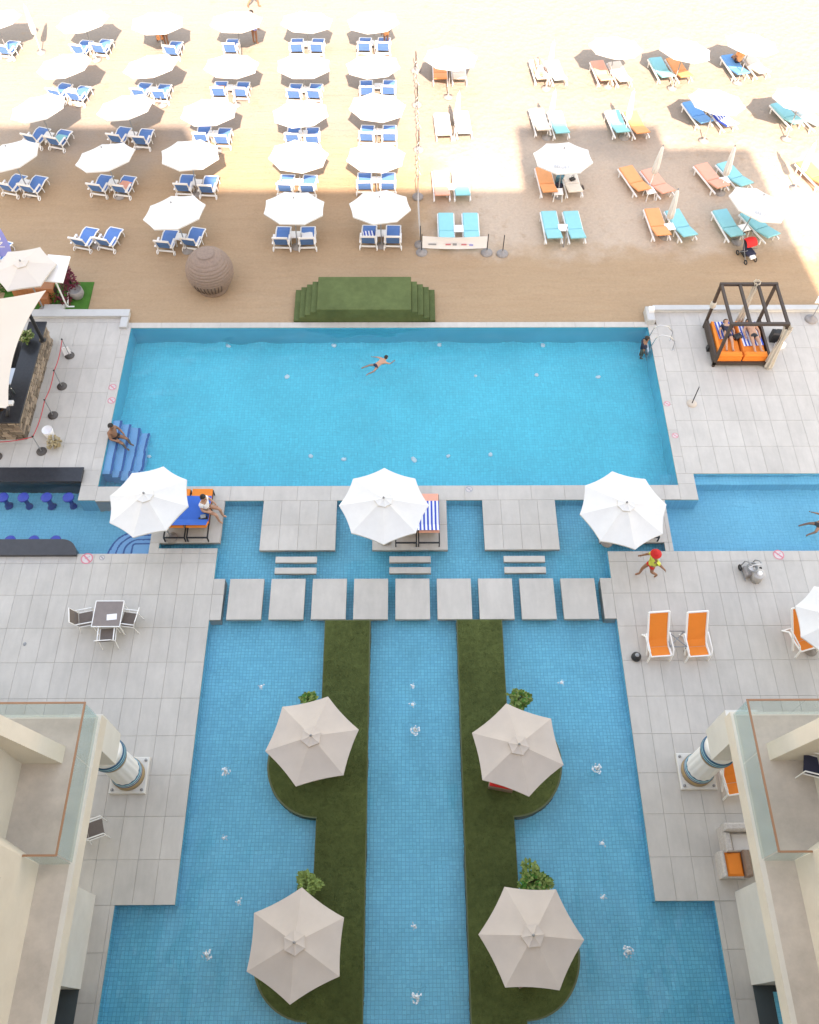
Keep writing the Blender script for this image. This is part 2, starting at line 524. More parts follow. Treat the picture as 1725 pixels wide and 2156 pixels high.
# the beach: one sheet with low relief near the pool, running on to the horizon
bm_ = MB()
NX, NY = 150, 130
xs = [-400, -120, -60] + [-40 + 80 * i / NX for i in range(NX + 1)] + [60, 120, 400]
ys = [25.26] + [25.5 + 45 * (j / NY) ** 1.0 for j in range(NY + 1)] + [90, 140, 250, 900]
from mathutils import noise as mn
for y in ys:
    for x in xs:
        z = -0.10
        if 25.6 < y < 72 and abs(x) < 41:
            z += 0.05 * mn.noise(Vector((x * 0.9, y * 0.9, 0))) + (0.045 * mn.noise(Vector((x * 2.6, y * 2.6, 3))) if x > 1 and y > 29 else 0.012 * mn.noise(Vector((x * 0.6, y * 5, 3))))
        bm_.v.append((x, y, z))
W_ = len(xs)
for j in range(len(ys) - 1):
    for i in range(W_ - 1):
        bm_.f.append((j * W_ + i, j * W_ + i + 1, (j + 1) * W_ + i + 1, (j + 1) * W_ + i)); bm_.sm.append(True)
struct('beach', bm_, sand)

TILE_CACHE = {}


def paved(name, areas, tw=0.6, td=1.2, ox=0.0, oy=0.0, thick=0.5, gap=0.006, tname='paving_tile', lim=None):
    """a deck: base slabs plus stone tiles laid one by one with open joints"""
    b = MB()
    for x0, x1, y0, y1 in areas:
        b.box(x0 + .004, x1 - .004, y0 + .004, y1 - .004, -thick, -0.028)
    d = struct(name, b, stone_edge)
    for x0, x1, y0, y1 in areas:
        i0, i1 = math.floor((x0 - ox) / tw), math.ceil((x1 - ox) / tw)
        j0, j1 = math.floor((y0 - oy) / td), math.ceil((y1 - oy) / td)
        for i in range(i0, i1):
            for j in range(j0, j1):
                a0, a1 = max(x0, ox + i * tw), min(x1, ox + (i + 1) * tw)
                b0, b1 = max(y0, oy + j * td), min(y1, oy + (j + 1) * td)
                if a1 - a0 < 0.03 or b1 - b0 < 0.03: continue
                if lim and not lim((a0 + a1) / 2, (b0 + b1) / 2): continue
                key = (round(a1 - a0, 2), round(b1 - b0, 2))
                if key not in TILE_CACHE:
                    hx, hy = (a1 - a0 - gap) / 2, (b1 - b0 - gap) / 2
                    TILE_CACHE[key] = MB().slab(-hx, hx, -hy, hy, -0.027, 0.0, 0.004).mesh(tname, stone)
                link(tname, TILE_CACHE[key], d, ((a0 + a1) / 2, (b0 + b1) / 2, random.uniform(-.0015, .0015)))
    return d


def seen(m=0.8):
    """keep tiles that the photograph could show, or a step to the side of it"""
    def f(x, y):
        v = Vector((x, y, -HC))
        dz = v.dot(fwd)
        px = 862.5 + 1725 * F * v.dot(R2) / dz; py = 1078 - 1725 * F * v.dot(U2) / dz
        return -220 < px < 1945 and py < 2260
    return f


SE = seen()
paved('lower_left_deck', rects((-20, -6.46, 3.43, 14.60), (-8.50, -6.46, 14.60, 14.80), (-20, -8.14, -3, 3.43), (-6.46, -6.08, 12.10, 13.62)), oy=-0.17, ox=-6.46, lim=SE)
paved('lower_right_deck', rects((7.02, 20, 3.46, 14.63), (8.68, 20, -3, 3.46), (6.63, 7.02, 12.10, 13.60)), oy=-0.17, ox=7.02, lim=SE)
paved('upper_left_deck', rects((-20, -11.42, 18.06, 25.50)), oy=18.06, ox=-11.42, lim=SE)
paved('upper_right_deck', rects((10.27, 21, 17.84, 25.76)), oy=17.84, ox=10.27, lim=SE)
# coping and walkway between the main pool and the shallow pool
paved('pool_coping', rects((-11.66, -11.04, 16.77, 18.06), (-11.04, 9.91, 16.73, 17.35), (9.91, 10.54, 16.72, 17.84), (-11.42, -11.04, 18.06, 24.97), (9.91, 10.27, 17.84, 25.10),
                           (-11.20, 10.20, 24.97, 25.25)), tw=1.2, td=1.2, oy=-0.6, ox=-11.04, thick=1.6, lim=SE)
paved('daybed_deck', rects((-8.83, -6.40, 15.02, 16.73), (-8.83, -8.50, 14.60, 15.02)), tw=.6, td=1.2, oy=15.02, ox=-8.83, thick=.16)
paved('daybed_deck', rects((6.78, 9.32, 14.98, 16.72), (9.03, 9.32, 14.63, 14.98)), tw=.6, td=1.2, oy=14.98, ox=6.78, thick=.16)
for k, (x0, x1, lb) in enumerate(((-5.02, -2.40, 'left'), (-1.12, 1.50, 'middle'), (2.78, 5.38, 'right'))):
    paved('platform', rects((x0, x1, 14.71, 16.73)), tw=.655, td=1.01, oy=14.71, ox=x0, thick=.16)


def basin(name, outline, zf, m, ztop=-0.03):
    """floor and walls of a pool"""
    a = sum(outline[i][0] * outline[(i + 1) % len(outline)][1] - outline[(i + 1) % len(outline)][0] * outline[i][1] for i in range(len(outline)))
    if a < 0: outline = outline[::-1]
    n = len(outline)
    b = MB()
    b.add([(x, y, zf) for x, y in outline], [tuple(range(n))])
    for i in range(n):
        (x0, y0), (x1, y1) = outline[i], outline[(i + 1) % n]
        b.add([(x0, y0, zf), (x1, y1, zf), (x1, y1, ztop), (x0, y0, ztop)], [(1, 0, 3, 2)])
    return struct(name, b, m)


def water(name, poly, z, m, amp=.004, rings=()):
    """water sheet over the pool's extent, with low waves and the rings thrown by jets and swimmers"""
    import numpy as np
    x0, x1 = min(p[0] for p in poly), max(p[0] for p in poly)
    y0, y1 = min(p[1] for p in poly), max(p[1] for p in poly)
    nx, ny = int((x1 - x0) / .075), int((y1 - y0) / .075)
    X, Y = np.meshgrid(np.linspace(x0, x1, nx + 1), np.linspace(y0, y1, ny + 1))
    rg = np.random.default_rng(len(name))
    Z = np.zeros_like(X)
    for k in range(16):
        lam = rg.uniform(.28, 1.5); a = rg.uniform(0, 2 * np.pi)
        ph = 2 * np.pi / lam * (X * np.cos(a) + Y * np.sin(a)) + rg.uniform(0, 6.28) + 1.2 * np.sin(X * rg.uniform(.5, 1.4) + rg.uniform(0, 6)) + 1.2 * np.sin(Y * rg.uniform(.5, 1.4) + rg.uniform(0, 6))
        Z += amp * .35 * (lam / .9) ** .8 * np.sin(ph)
    for rx, ry, h, rr in rings:
        d = np.hypot(X - rx, Y - ry)
        Z += h * np.exp(-(d / rr) ** 2) * np.sin(2 * np.pi * d / .22) * np.minimum(1, d / .08)
    ed = np.minimum(np.minimum(X - x0, x1 - X), np.minimum(Y - y0, y1 - Y))
    Z *= np.clip(ed / .1, 0, 1)
    V = np.stack([X, Y, Z + z], -1).reshape(-1, 3)
    I = (np.arange(ny)[:, None] * (nx + 1) + np.arange(nx)[None]).ravel()
    Fq = np.stack([I, I + 1, I + nx + 2, I + nx + 1], -1).astype(np.int32)
    me = bpy.data.meshes.new(name)
    me.vertices.add(len(V)); me.vertices.foreach_set('co', V.ravel().astype(np.float32))
    me.loops.add(Fq.size); me.loops.foreach_set('vertex_index', Fq.ravel())
    me.polygons.add(len(Fq)); me.polygons.foreach_set('loop_start', np.arange(0, Fq.size, 4, dtype=np.int32))
    me.polygons.foreach_set('use_smooth', np.ones(len(Fq), dtype=bool))
    me.update(calc_edges=True)
    me.materials.append(m)
    return tag(link(name, me), kind='structure')


JETS = [(P(x, y, -.05).x, P(x, y, -.05).y, b_) for (x, y), b_ in zip(((550, 1445), (870, 1445), (868, 1484), (875, 1538), (476, 1625), (472, 1765), (503, 1898), (435, 2010), (1182, 1438), (1258, 1618), (1270, 1776), (1270, 1890), (1323, 2004), (873, 1950), (878, 2100)),
                                                                     (0, 0, 0, 1, 1, 0, 0, 1, 0, 1, 0, 0, 1, 0, 1))]
e = 0.006
basin('main_pool_basin', [(-11.04 + e, 17.35 + e), (9.91 - e, 17.35 + e), (9.91 - e, 24.97 - e), (-11.04 + e, 24.97 - e)], -1.35, mos_main)
water('main_pool_water', [(-11.04, 17.35), (9.91, 17.35), (9.91, 24.97), (-11.04, 24.97)], -0.06, water_m, .010, [(-1.05, 22.9, .016, .9), (-1.6, 22.6, .012, .8), (9.5, 24.0, .010, .7), (-10.3, 19.4, .005, .6)])
basin('shallow_pool_basin', [(-8.14 + e, -3), (8.68 - e, -3), (8.68 - e, 3.46 - e), (7.02 - e, 3.46 - e), (7.02 - e, 14.64), (9.03 - e, 14.64), (9.03 - e, 16.72), (-8.50 + e, 16.72), (-8.50 + e, 14.81), (-6.46 + e, 14.81), (-6.46 + e, 3.43 - e), (-8.14 + e, 3.43 - e)], -0.50, mos_low)
water('shallow_pool_water', [(-8.14, -3), (8.68, -3), (8.68, 3.46), (7.02, 3.46), (7.02, 14.63), (9.03, 14.63), (9.03, 16.72), (-8.5, 16.72), (-8.5, 14.80), (-6.46, 14.80), (-6.46, 3.43), (-8.14, 3.43)], -0.07, water_s, .016, [(x, y, .018 if b_ else .010, .85 if b_ else .40) for x, y, b_ in JETS])
basin('bar_pool_basin', [(-20, 14.60 + e), (-8.83 - e, 14.60 + e), (-8.83 - e, 16.77 - e), (-11.66 - e, 16.77 - e), (-11.66 - e, 18.06 - e), (-20, 18.06 - e)], -1.0, mos_bar)
water('bar_pool_water', [(-20, 14.60), (-8.83, 14.60), (-8.83, 16.77), (-11.66, 16.77), (-11.66, 18.06), (-20, 18.06)], -0.07, water_s, .010)
basin('side_pool_basin', [(9.32 + e, 14.63 + e), (21, 14.63 + e), (21, 17.84 - e), (10.54 + e, 17.84 - e), (10.54 + e, 16.72 - e), (9.32 + e, 16.72 - e)], -0.9, mos_bar)
water('side_pool_water', [(9.32, 14.63), (21, 14.63), (21, 17.84), (10.54, 17.84), (10.54, 16.72), (9.32, 16.72)], -0.07, water_s, .014, [(14.6, 15.6, .012, .9)])
# submerged bench along the far edge of the side pool
struct('pool_bench_wall', MB().box(10.55, 21, 17.50, 17.83, -.9, -.30), mos_bar)

# stepping slabs across the shallow pool and two floating steps in front of each platform
slab_me = MB().slab(-.575, .575, -.75, .75, -.16, 0, .008).mesh('stepping_slab', stone)
for k in range(9):
    where = ['leftmost', 'second', 'third', 'fourth', 'middle', 'sixth', 'seventh', 'eighth', 'last'][k]
    t = link('stepping_slab', slab_me, None, (-5.33 + 1.399 * k, 12.865 - .003 * k, 0))
    tag(t, f'pale stone stepping slab across the shallow pool, {where} in the row from the dining table' if k != 4 else 'pale stone stepping slab in line with the central water channel', 'stepping slab', 'stepping slabs across the pool')
st_me = MB().slab(-.71, .71, -.115, .115, -.14, 0, .006).mesh('floating_step', stone)
for k, (xc, nm) in enumerate(((-3.72, 'empty platform by the left daybed'), (0.19, 'platform with the middle white parasol'), (4.12, 'empty platform by the right parasol'))):
    for y, z, wh in ((14.35, -.005, 'upper'), (13.93, -.012, 'lower')):
        t = link('floating_step', st_me, None, (xc, y, z))
        tag(t, f'{wh} floating stone step in front of the {nm}', 'step', 'floating steps before the platforms')

# grass islands
for sx, nm in ((1, 'left'), (-1, 'right')):
    def mx(x): return x if sx == 1 else XM - x
    poly = [(-1.13, -1.5), (-1.13, 12.09), (-2.64, 12.09)]
    for cy in (7.38, 2.17):
        poly += [(-2.62 + 1.56 * cos(a), cy + 1.62 * sin(a)) for a in [rad(90 + 180 * k / 28) for k in range(29)]]
    poly += [(-2.66, -1.5)]
    isl = struct('grass_island', MB().prism([(mx(x), y) for x, y in poly], -.49, 0.0), mat('island_kerb', (0.10, 0.12, 0.06), 0.8))
    inner = [(-1.16, -1.47), (-1.16, 12.06), (-2.61, 12.06)]
    for cy in (7.38, 2.17):
        inner += [(-2.60 + 1.52 * cos(a), cy + 1.58 * sin(a)) for a in [rad(90 + 180 * k / 28) for k in range(29)]]
    inner += [(-2.63, -1.47)]
    # short blades give the turf its pile and its ragged edge
    gb = MB().prism([(mx(x), y) for x, y in inner], -.01, 0.012)
    rg = random.Random(5 + sx)
    for k in range(26000):
        y = rg.uniform(-.4, 12.04); x = rg.uniform(-4.12, -1.17)
        ok = -2.61 < x or any(((x + 2.60) / 1.52) ** 2 + ((y - cy) / 1.58) ** 2 < 1 for cy in (7.38, 2.17))
        if not ok: continue
        a = rg.uniform(0, 2 * pi); l_ = rg.uniform(.01, .03); h = rg.uniform(.015, .04)
        X = mx(x)
        gb.add([(X + .008 * cos(a), y + .008 * sin(a), .012), (X - .008 * cos(a), y - .008 * sin(a), .012), (X + l_ * sin(a), y - l_ * cos(a), .012 + h)], [(0, 1, 2)])
    tag(gb.build('turf', turf, isl), kind='stuff')

# main pool steps: treads with dark nosings
sp = thing('pool_stairs', 'blue submerged stairs with dark nosing lines in the main pool corner', 'stairs', (0, 0, 0))
for k in range(4):
    x1 = -10.70 + .31 * k
    z = -.20 - .26 * k
    s_ = MB().box(-11.03 if k == 0 else x1 - .31, x1, 17.97 - .06 * k, 20.42 - .06 * k, -1.34, z).build('tread', steptile, sp)
    MB().box(x1 - .075, x1 + .004, 17.97 - .06 * k, 20.42 - .06 * k, z - .05, z + .004).build('nosing', nosing, s_)
# curved corner steps of the bar pool
cs = thing('corner_stairs', 'curved submerged corner stairs with dark edges in the swim-up bar pool', 'stairs', (0, 0, 0))
for k, (rx, ry, rr) in enumerate(((1.62, 1.25, 1.0), (1.30, 1.0, .75), (.98, .75, .5), (.66, .5, .12))):
    def outl(o):
        pts = [(-8.84, 14.61), (-8.84, 14.61 + ry - o)]
        X0, Y1 = -8.84 - rx + o, 14.61 + ry - o
        pts += [(X0 + rr - o * .5 + (rr - o * .5) * cos(a), Y1 - (rr - o * .5) + (rr - o * .5) * sin(a)) for a in [rad(90 + 90 * q / 10) for q in range(11)]]
        pts += [(X0, 14.61)]
        return pts
    z = -.82 + .2 * k
    s_ = MB().prism(outl(0), -.99, z).build('tread', steptile, cs)
    o1, o2 = outl(0)[1:], outl(.06)[1:]
    n_ = len(o1)
    MB().add([(x, y, z + .004) for x, y in o1] + [(x, y, z + .004) for x, y in o2], [(i, i + 1, n_ + i + 1, n_ + i) for i in range(n_ - 1)]).build('nosing', nosing, s_)

# swim-up bar counters and stools
c1 = thing('bar_counter', 'straight black granite counter along the upper side of the swim-up bar pool', 'counter', (-15.8, 17.78, 0))
MB().box(-4.2, 4.14, -.27, .27, -1, .10).build('counter_base', slate, c1)
MB().slab(-4.2, 4.17, -.31, .31, .10, .16, .01).build('counter_top', granite, c1)
c2 = thing('bar_counter', 'black counter with a rounded end at the lower side of the swim-up bar', 'counter', (-15.6, 14.8, 0))
poly = [(-4.4, -.31), (4.35, -.31), (4.33, -.15)] + [(3.75 + .58 * cos(a), -.28 + .58 * sin(a)) for a in [rad(90 * q / 8) for q in range(1, 9)]] + [(-4.4, .30)]
MB().prism(poly, -1, .10).build('counter_base', slate, c2)
MB().prism([(x * 1.002, y * 1.02) for x, y in poly], .101, .14).build('counter_top', slate, c2)


def mk_stool():
    t = thing('bar_stool', 'x', 'stool')
    MB().lathe([(0.001, .0), (.17, .0), (.20, -.02), (.20, -.07), (.17, -.10), (.001, -.10)][::-1], n=20).build('seat', stooltile, t)
    MB().lathe([(.15, -.94), (.08, -.7), (.08, -.10)], n=12).build('pedestal', stooltile, t)
    return t


K = Kind(mk_stool)
for k, px in enumerate((5, 48, 97, 143)):
    K.put(P(px, 1046, 0.0), 0, f'round dark blue stool facing the straight bar counter, {["farthest from", "second farthest from", "second nearest to", "nearest to"][k]} the main pool', 'submerged bar stools')
for k, px in enumerate((20, 70, 116)):
    K.put(P(px, 1137, 0.0), 0, f'round dark blue stool tucked against the rounded lower counter, {["leftmost", "middle", "nearest its rounded end"][k]}', 'submerged bar stools')

# low parapets on the sand side
pw = thing('parapet', 'low grey parapet between the bar deck and the sand', 'parapet', (-15.2, 25.66, 0))
MB().box(-5, 4.0, -.16, .16, -.5, .10).build('wall', render_w, pw)
MB().slab(-5, 4.03, -.19, .19, .10, .16, .01).build('coping', kerbst, pw)
MB().slab(3.72, 4.02, -.75, -.19, -.02, .12, .01).build('end_block', kerbst, pw)
pw = thing('parapet', 'low grey parapet between the cabana deck and the sand', 'parapet', (15, 25.86, 0))
MB().box(-4.75, 6, -.10, .10, -.5, .14).build('wall', render_w, pw)
MB().slab(-4.8, 6, -.13, .13, .14, .20, .01).build('coping', kerbst, pw)
pb = thing('kerb_block', 'grey block at the far right pool corner with a white lamp', 'block', (10.02, 25.45, 0))
MB().slab(-.16, .16, -.36, .40, -.1, .28, .03).build('pier', kerbst, pb)
lo = thing('deck_lamp', 'small square white lamp on the grey pool corner block', 'lamp', (10.06, 25.6, .28))
MB().slab(-.11, .11, -.11, .11, 0, .16, .02).build('lamp_shade', white, lo)

# small light fittings on the pool floors
PLN = ['left of the swimmer', 'far left by the beach side', 'left of the centre by the beach side', 'right of the centre by the beach side', 'far right by the beach side', 'right of the swimmer', 'well right of the swimmer', 'first of the near row', 'second of the near row', 'beyond the middle parasol', 'fourth of the near row', 'fifth of the near row', 'nearest the right pool wall', 'beside the submerged stairs']
lm = MB().lathe([(.09, 0), (.09, .03), (.05, .045), (.001, .045)], n=12).mesh('pool_light', lampw)
for i, (x, y) in enumerate(((605, 795), (485, 705), (705, 705), (925, 703), (1140, 703), (1002, 793), (1130, 790), (655, 962), (725, 967), (872, 968), (945, 960), (1035, 958), (1260, 797), (315, 962))):
    p = P(x, y, -.95)
    tag(link('pool_light', lm, None, (p.x, min(p.y, 24.8), -1.345)), f'small pale round fitting on the pool floor, {PLN[i]}', 'pool light', 'round fittings on the main pool floor')

# fountain jets of the shallow pool
def spray_mat():
    m = mat('white_water_spray', (0.86, 0.90, 0.93), 0.25, 0.1, 20)
    n, l = m.node_tree.nodes, m.node_tree.links
    t = n.new('ShaderNodeBsdfTransparent'); mx = n.new('ShaderNodeMixShader'); mx.inputs[0].default_value = .62
    l.new(t.outputs[0], mx.inputs[1]); l.new(n['Principled BSDF'].outputs[0], mx.inputs[2]); l.new(mx.outputs[0], n['Material Output'].inputs['Surface'])
    return m


spray = spray_mat()
jets = []
for q in range(5):
    rg = random.Random(q + 3)
    b = MB()
    big = q < 3
    k_ = 1.0 if big else .6
    # broken ring of foam on the surface, a narrow bubbling column and drops thrown around it
    for k in range(26 if big else 12):
        a, r = rg.uniform(0, 6.28), k_ * rg.uniform(.02, .17)
        b.sphere((r * cos(a), r * sin(a), .002), k_ * rg.uniform(.015, .042), 7, 4, (1, 1, .25))
    for k in range(34 if big else 9):
        z = rg.random() ** 1.4 * (.24 if big else .05)
        r = (.045 + .03 * rg.random()) * (1 - z * 2.6) * rg.random() * k_
        a = rg.uniform(0, 6.28)
        b.sphere((r * cos(a), r * sin(a), z), k_ * rg.uniform(.014, .034), 7, 5)
    for k in range(16 if big else 3):
        a, r = rg.uniform(0, 6.28), rg.uniform(.05, .15) * k_
        b.sphere((r * cos(a), r * sin(a), rg.uniform(.02, .14) * k_), rg.uniform(.006, .012), 5, 3)
    core = MB().lathe([(.06 * k_, -.005), (.05 * k_, .03), (.035 * k_, .10 if big else .03), (.02 * k_, .2 if big else .05), (.001, .22 if big else .06)], n=10, wob=lambda a: 1 + .2 * sin(3 * a + q))
    jets.append((core.mesh('water_column', spray), b.mesh('splash', spray)))
FJ = [((550, 1445), 0, 'left pool, beyond the upper beige parasol'), ((870, 1445), 0, 'farthest in the central channel'), ((868, 1484), 0, 'second in the central channel'), ((875, 1538), 1, 'tall third one in the central channel'),
      ((476, 1625), 1, 'left pool, beside the upper grass bulge'), ((472, 1765), 0, 'left pool, between the two grass bulges'), ((503, 1898), 0, 'left pool, beside the lower beige parasol'), ((435, 2010), 1, 'nearest one in the left pool'),
      ((1182, 1438), 0, 'right pool, beyond the upper beige parasol'), ((1258, 1618), 1, 'right pool, beside the upper grass bulge'), ((1270, 1776), 0, 'right pool, between the two grass bulges'), ((1270, 1890), 0, 'right pool, beside the lower potted plant'),
      ((1323, 2004), 1, 'nearest one in the right pool'), ((873, 1950), 0, 'second nearest in the central channel'), ((878, 2100), 1, 'nearest one in the central channel')]
for i, ((x, y), big, lb) in enumerate(FJ):
    p = P(x, y, -.05)
    t = thing('fountain_jet', 'x', 'fountain', (p.x, p.y, -.066 if big else -.052), i * 1.1)
    for nm_, me_ in zip(('water_column', 'splash'), jets[i % 3 if big else 3 + i % 2]):
        o = link(nm_, me_, t)
        if nm_ == 'splash': o['kind'] = 'stuff'
    s = (.92 if big else 1.15)
    t.scale = (s, s, s * (1.2 if i == 3 else 1))
    tag(t, f'white bubbling water jet, {lb}', 'fountain', 'water jets in the shallow pool')

# ------------------------------------------------------------------ hotel
hotel = thing('hotel', 'cream hotel building with two terraced wings either side of the pools', 'building', (0.29, 0, 0))


def hp(b, name, m, parent=hotel):
    """hotel part given in place coordinates"""
    b.v = [(x - .29, y, z) for x, y, z in b.v]
    return b.build(name, m, parent)


# tower of the hotel behind the viewpoint: its stepped roofline throws the shade over pools and beach
hp(MB().box(-4.7, 9.7, -16, -2, -2, 34.0), 'wall', render)
hp(MB().box(9.705, 16.5, -16, -2, -2, 38.4), 'wall', render)
hp(MB().box(16.505, 20.5, -16, -2, -2, 36.8), 'wall', render)
vs_ = [(-30, z) for z in (-2,)] + [(-4.705, -2), (-4.705, 34.0), (-6.2, 38.4), (-30, 38.4)]
n_ = len(vs_)
hp(MB().add([(x, -2, z) for x, z in vs_] + [(x, -16, z) for x, z in vs_], [tuple(range(n_)), tuple(range(2 * n_ - 1, n_ - 1, -1))] + [(k, n_ + k, n_ + (k + 1) % n_, (k + 1) % n_) for k in range(n_)]), 'wall', render)
for s in (1, -1):
    def mx(x): return x if s == 1 else XM - x
    def pr(pts, z0, z1): return MB().prism([(mx(x), y) for x, y in pts], z0, z1)
    far_x = -26 if s == 1 else -18.95
    top = 10.5
    hp(pr([(far_x, -1.99), (-8.53, -1.99), (-8.53, 3.68), (-8.94, 3.95), (-9.44, 4.25), (-9.44, 6.45), (far_x, 6.45)], 5.006, top), 'wall', render)
    # first-floor slab, its screed and the storey under it
    hp(pr([(far_x, -1.99), (-7.70, -1.99), (-7.70, 7.26), (far_x, 7.26)], 4.52, 5.0), 'floor_slab', render)
    hp(pr([(far_x + .1, -1.95), (-7.83, -1.95), (-7.83, 7.16), (far_x + .1, 7.16)], 4.99, 5.004), 'terrace_floor', taupe)
    hp(pr([(far_x, 1.36), (-8.71, 1.36), (-8.71, 3.69), (far_x, 3.69)], -.4, 4.518), 'ground_floor_wall', render_w)
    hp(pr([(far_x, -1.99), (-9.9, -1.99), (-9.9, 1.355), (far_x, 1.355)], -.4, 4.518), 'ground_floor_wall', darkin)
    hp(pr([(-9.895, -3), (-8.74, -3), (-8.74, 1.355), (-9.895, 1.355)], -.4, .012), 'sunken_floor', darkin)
    if s == -1:
        hp(pr([(-9.60, -3), (-9.25, -3), (-9.25, 1.2), (-9.60, 1.2)], -.3, .03), 'water_channel', mos_bar)
    # raking fin that stands on the terrace and leans back to the wall
    y0, y1 = 6.02, 6.444
    zt = 10.4
    k = (zt - 5.0) / 3.9
    q = [(-8.45, 5.004), (-8.45 - k, zt), (-9.5 - k, zt), (-9.5, 5.004)]
    vs = [(mx(x), y0, z) for x, z in q] + [(mx(x), y1, z) for x, z in q]
    fs = [(0, 1, 2, 3), (7, 6, 5, 4), (0, 4, 5, 1), (1, 5, 6, 2), (2, 6, 7, 3), (3, 7, 4, 0)]
    if s == -1: fs = [f[::-1] for f in fs]
    hp(MB().add(vs, fs), 'buttress', render)
    # two windows in the wing wall above the terrace
    for (wy0, wy1, wz0, wz1) in ((4.6, 5.7, 7.4, 9.2), (0.6, 3.0, 7.2, 9.2)):
        wx = -9.44 if wy0 > 4 else -8.53
        fr = MB()
        for (a0, a1, c0, c1_) in ((wy0, wy1, wz0 - .08, wz0), (wy0, wy1, wz1, wz1 + .08), (wy0 - .08, wy0, wz0 - .08, wz1 + .08), (wy1, wy1 + .08, wz0 - .08, wz1 + .08)):
            xa, xb = sorted((mx(wx - .02), mx(wx + .06)))
            fr.box(xa, xb, a0, a1, c0, c1_)
        f = hp(fr, 'window', copper)
        xa, xb = sorted((mx(wx + .004), mx(wx + .02)))
        b = MB().box(xa, xb, wy0, wy1, wz0, wz1); b.v = [(x - .29, y, z) for x, y, z in b.v]
        b.build('pane', darkin, f)
    # glass balustrade with a copper handrail
    sd = 'left' if s == 1 else 'right'
    rl = thing('balustrade', f'glass balustrade with thin copper handrail on the {sd} terrace', 'balustrade', (mx(-7.78), 5.4, 5.0))
    def rp(b, name, m):
        b.v = [(x - mx(-7.78), y - 5.4, z - 5.0) for x, y, z in b.v]
        return b.build(name, m, rl)
    def bx(x0, x1, ya, yb, za, zb):
        xa, xb = sorted((mx(x0), mx(x1)))
        return MB().box(xa, xb, ya, yb, za, zb)
    for ya, yb in ((3.72, 5.92), (5.94, 7.20)):
        rp(bx(-7.785, -7.77, ya, yb, 5.005, 6.06), 'glass_pane', glass)
    for xa in (-9.21, -10.62, -12.03):
        rp(bx(xa - .0, xa + 1.40, 7.195, 7.21, 5.005, 6.06), 'glass_pane', glass)
    rp(bx(-8.50, -7.80, 3.68, 3.695, 5.005, 6.06), 'glass_pane', glass)
    rp(bx(-7.80, -7.755, 3.67, 7.225, 6.06, 6.09), 'handrail', copper)
    rp(bx(-14.0, -7.805, 7.18, 7.225, 6.06, 6.09), 'handrail', copper)
    rp(bx(-8.53, -7.805, 3.665, 3.71, 6.06, 6.09), 'handrail', copper)
    # painted column under the terrace corner
    cx, cy = (-8.26, 7.01) if s == 1 else (8.76, 7.05)
    col = thing('column', f'white painted column with gold and blue rings under the {sd} terrace corner', 'column', (cx, cy, 0))
    MB().slab(-.54, .54, -.54, .54, 0, .12, .02).build('plinth', render_w, col)
    for bx_ in (-.44, .44):
        for by_ in (-.44, .44):
            MB().lathe([(.045, .12), (.045, .15), (.001, .16)], (bx_, by_, 0), 10).build('bolt', grey, col)
    flute = lambda a: 1 + .05 * abs(sin(7 * a))
    MB().lathe([(.405, .62), (.40, 1.2), (.385, 2.0)], n=72, wob=flute).build('shaft', icey, col)
    for nm, r0, r1, z0, z1, m_ in (('gold_band', .47, .475, .12, .40, tan), ('blue_band', .462, .46, .405, .44, petrol), ('white_band', .45, .45, .445, .47, icey), ('blue_band', .448, .445, .475, .51, petrol),
                                   ('white_band', .44, .435, .515, .56, palebl), ('blue_band', .43, .425, .565, .59, petrol), ('gold_band', .43, .475, 2.0, 2.22, tan), ('blue_band', .482, .484, 2.225, 2.255, petrol),
                                   ('white_band', .478, .478, 2.26, 2.31, palebl), ('blue_band', .482, .482, 2.315, 2.35, petrol), ('white_band', .474, .474, 2.355, 2.42, palebl), ('blue_band', .478, .47, 2.425, 2.47, petrol)):
        MB().lathe([(r0 - .08, z0), (r0, z0), (r1, z1), (r1 - .08, z1)], n=48).build(nm, m_, col)
    MB().lathe([(.44, 2.47), (.45, 2.62), (.47, 2.78), (.40, 2.80)], n=48).build('capital', icey, col)
    MB().box(-.42, .42, -.42, .42, 2.80, 4.515).build('capital_block', render_w, col)

# ------------------------------------------------------------------ parasols
def canopy_panels(n, R, h, rot, sag=.05, drop=.0, z0=0.0, conc=.965, m=None, inner=.0):
    """one mesh per panel, with sagging cloth and slightly hollow edges"""
    out = []
    NT, NS = 6, 6
    for k in range(n):
        a0, a1 = rot + 2 * pi * k / n, rot + 2 * pi * (k + 1) / n
        vs, fs = [], []
        for i in range(NT + 1):
            t = inner + (1 - inner) * i / NT
            for j in range(NS + 1):
                s_ = j / NS
                x = (cos(a0) * (1 - s_) + cos(a1) * s_) * R * t; y = (sin(a0) * (1 - s_) + sin(a1) * s_) * R * t
                bow = 4 * s_ * (1 - s_)
                f_ = 1 - (1 - conc) * bow * t
                z = z0 + h * (1 - t) ** 1.15 - sag * bow * t * (1.2 - t) * 1.6
                vs.append((x * f_, y * f_, z))
        for i in range(NT):
            for j in range(NS):
                q = i * (NS + 1) + j
                fs.append((q, q + NS + 1, q + NS + 2, q + 1))
        nv = len(vs)
        b = MB()
        b.add(vs, fs, True)
        b.add([(x, y, z - .012) for x, y, z in vs], [f[::-1] for f in fs], True)
        # hem
        e0 = NT * (NS + 1)
        rim = vs[e0:e0 + NS + 1]
        low = [(x * .997, y * .997, z - .06) for x, y, z in rim]
        b.add(rim + low, [(j, j + NS + 1, j + NS + 2, j + 1) for j in range(NS)])
        out.append(b)
    return out


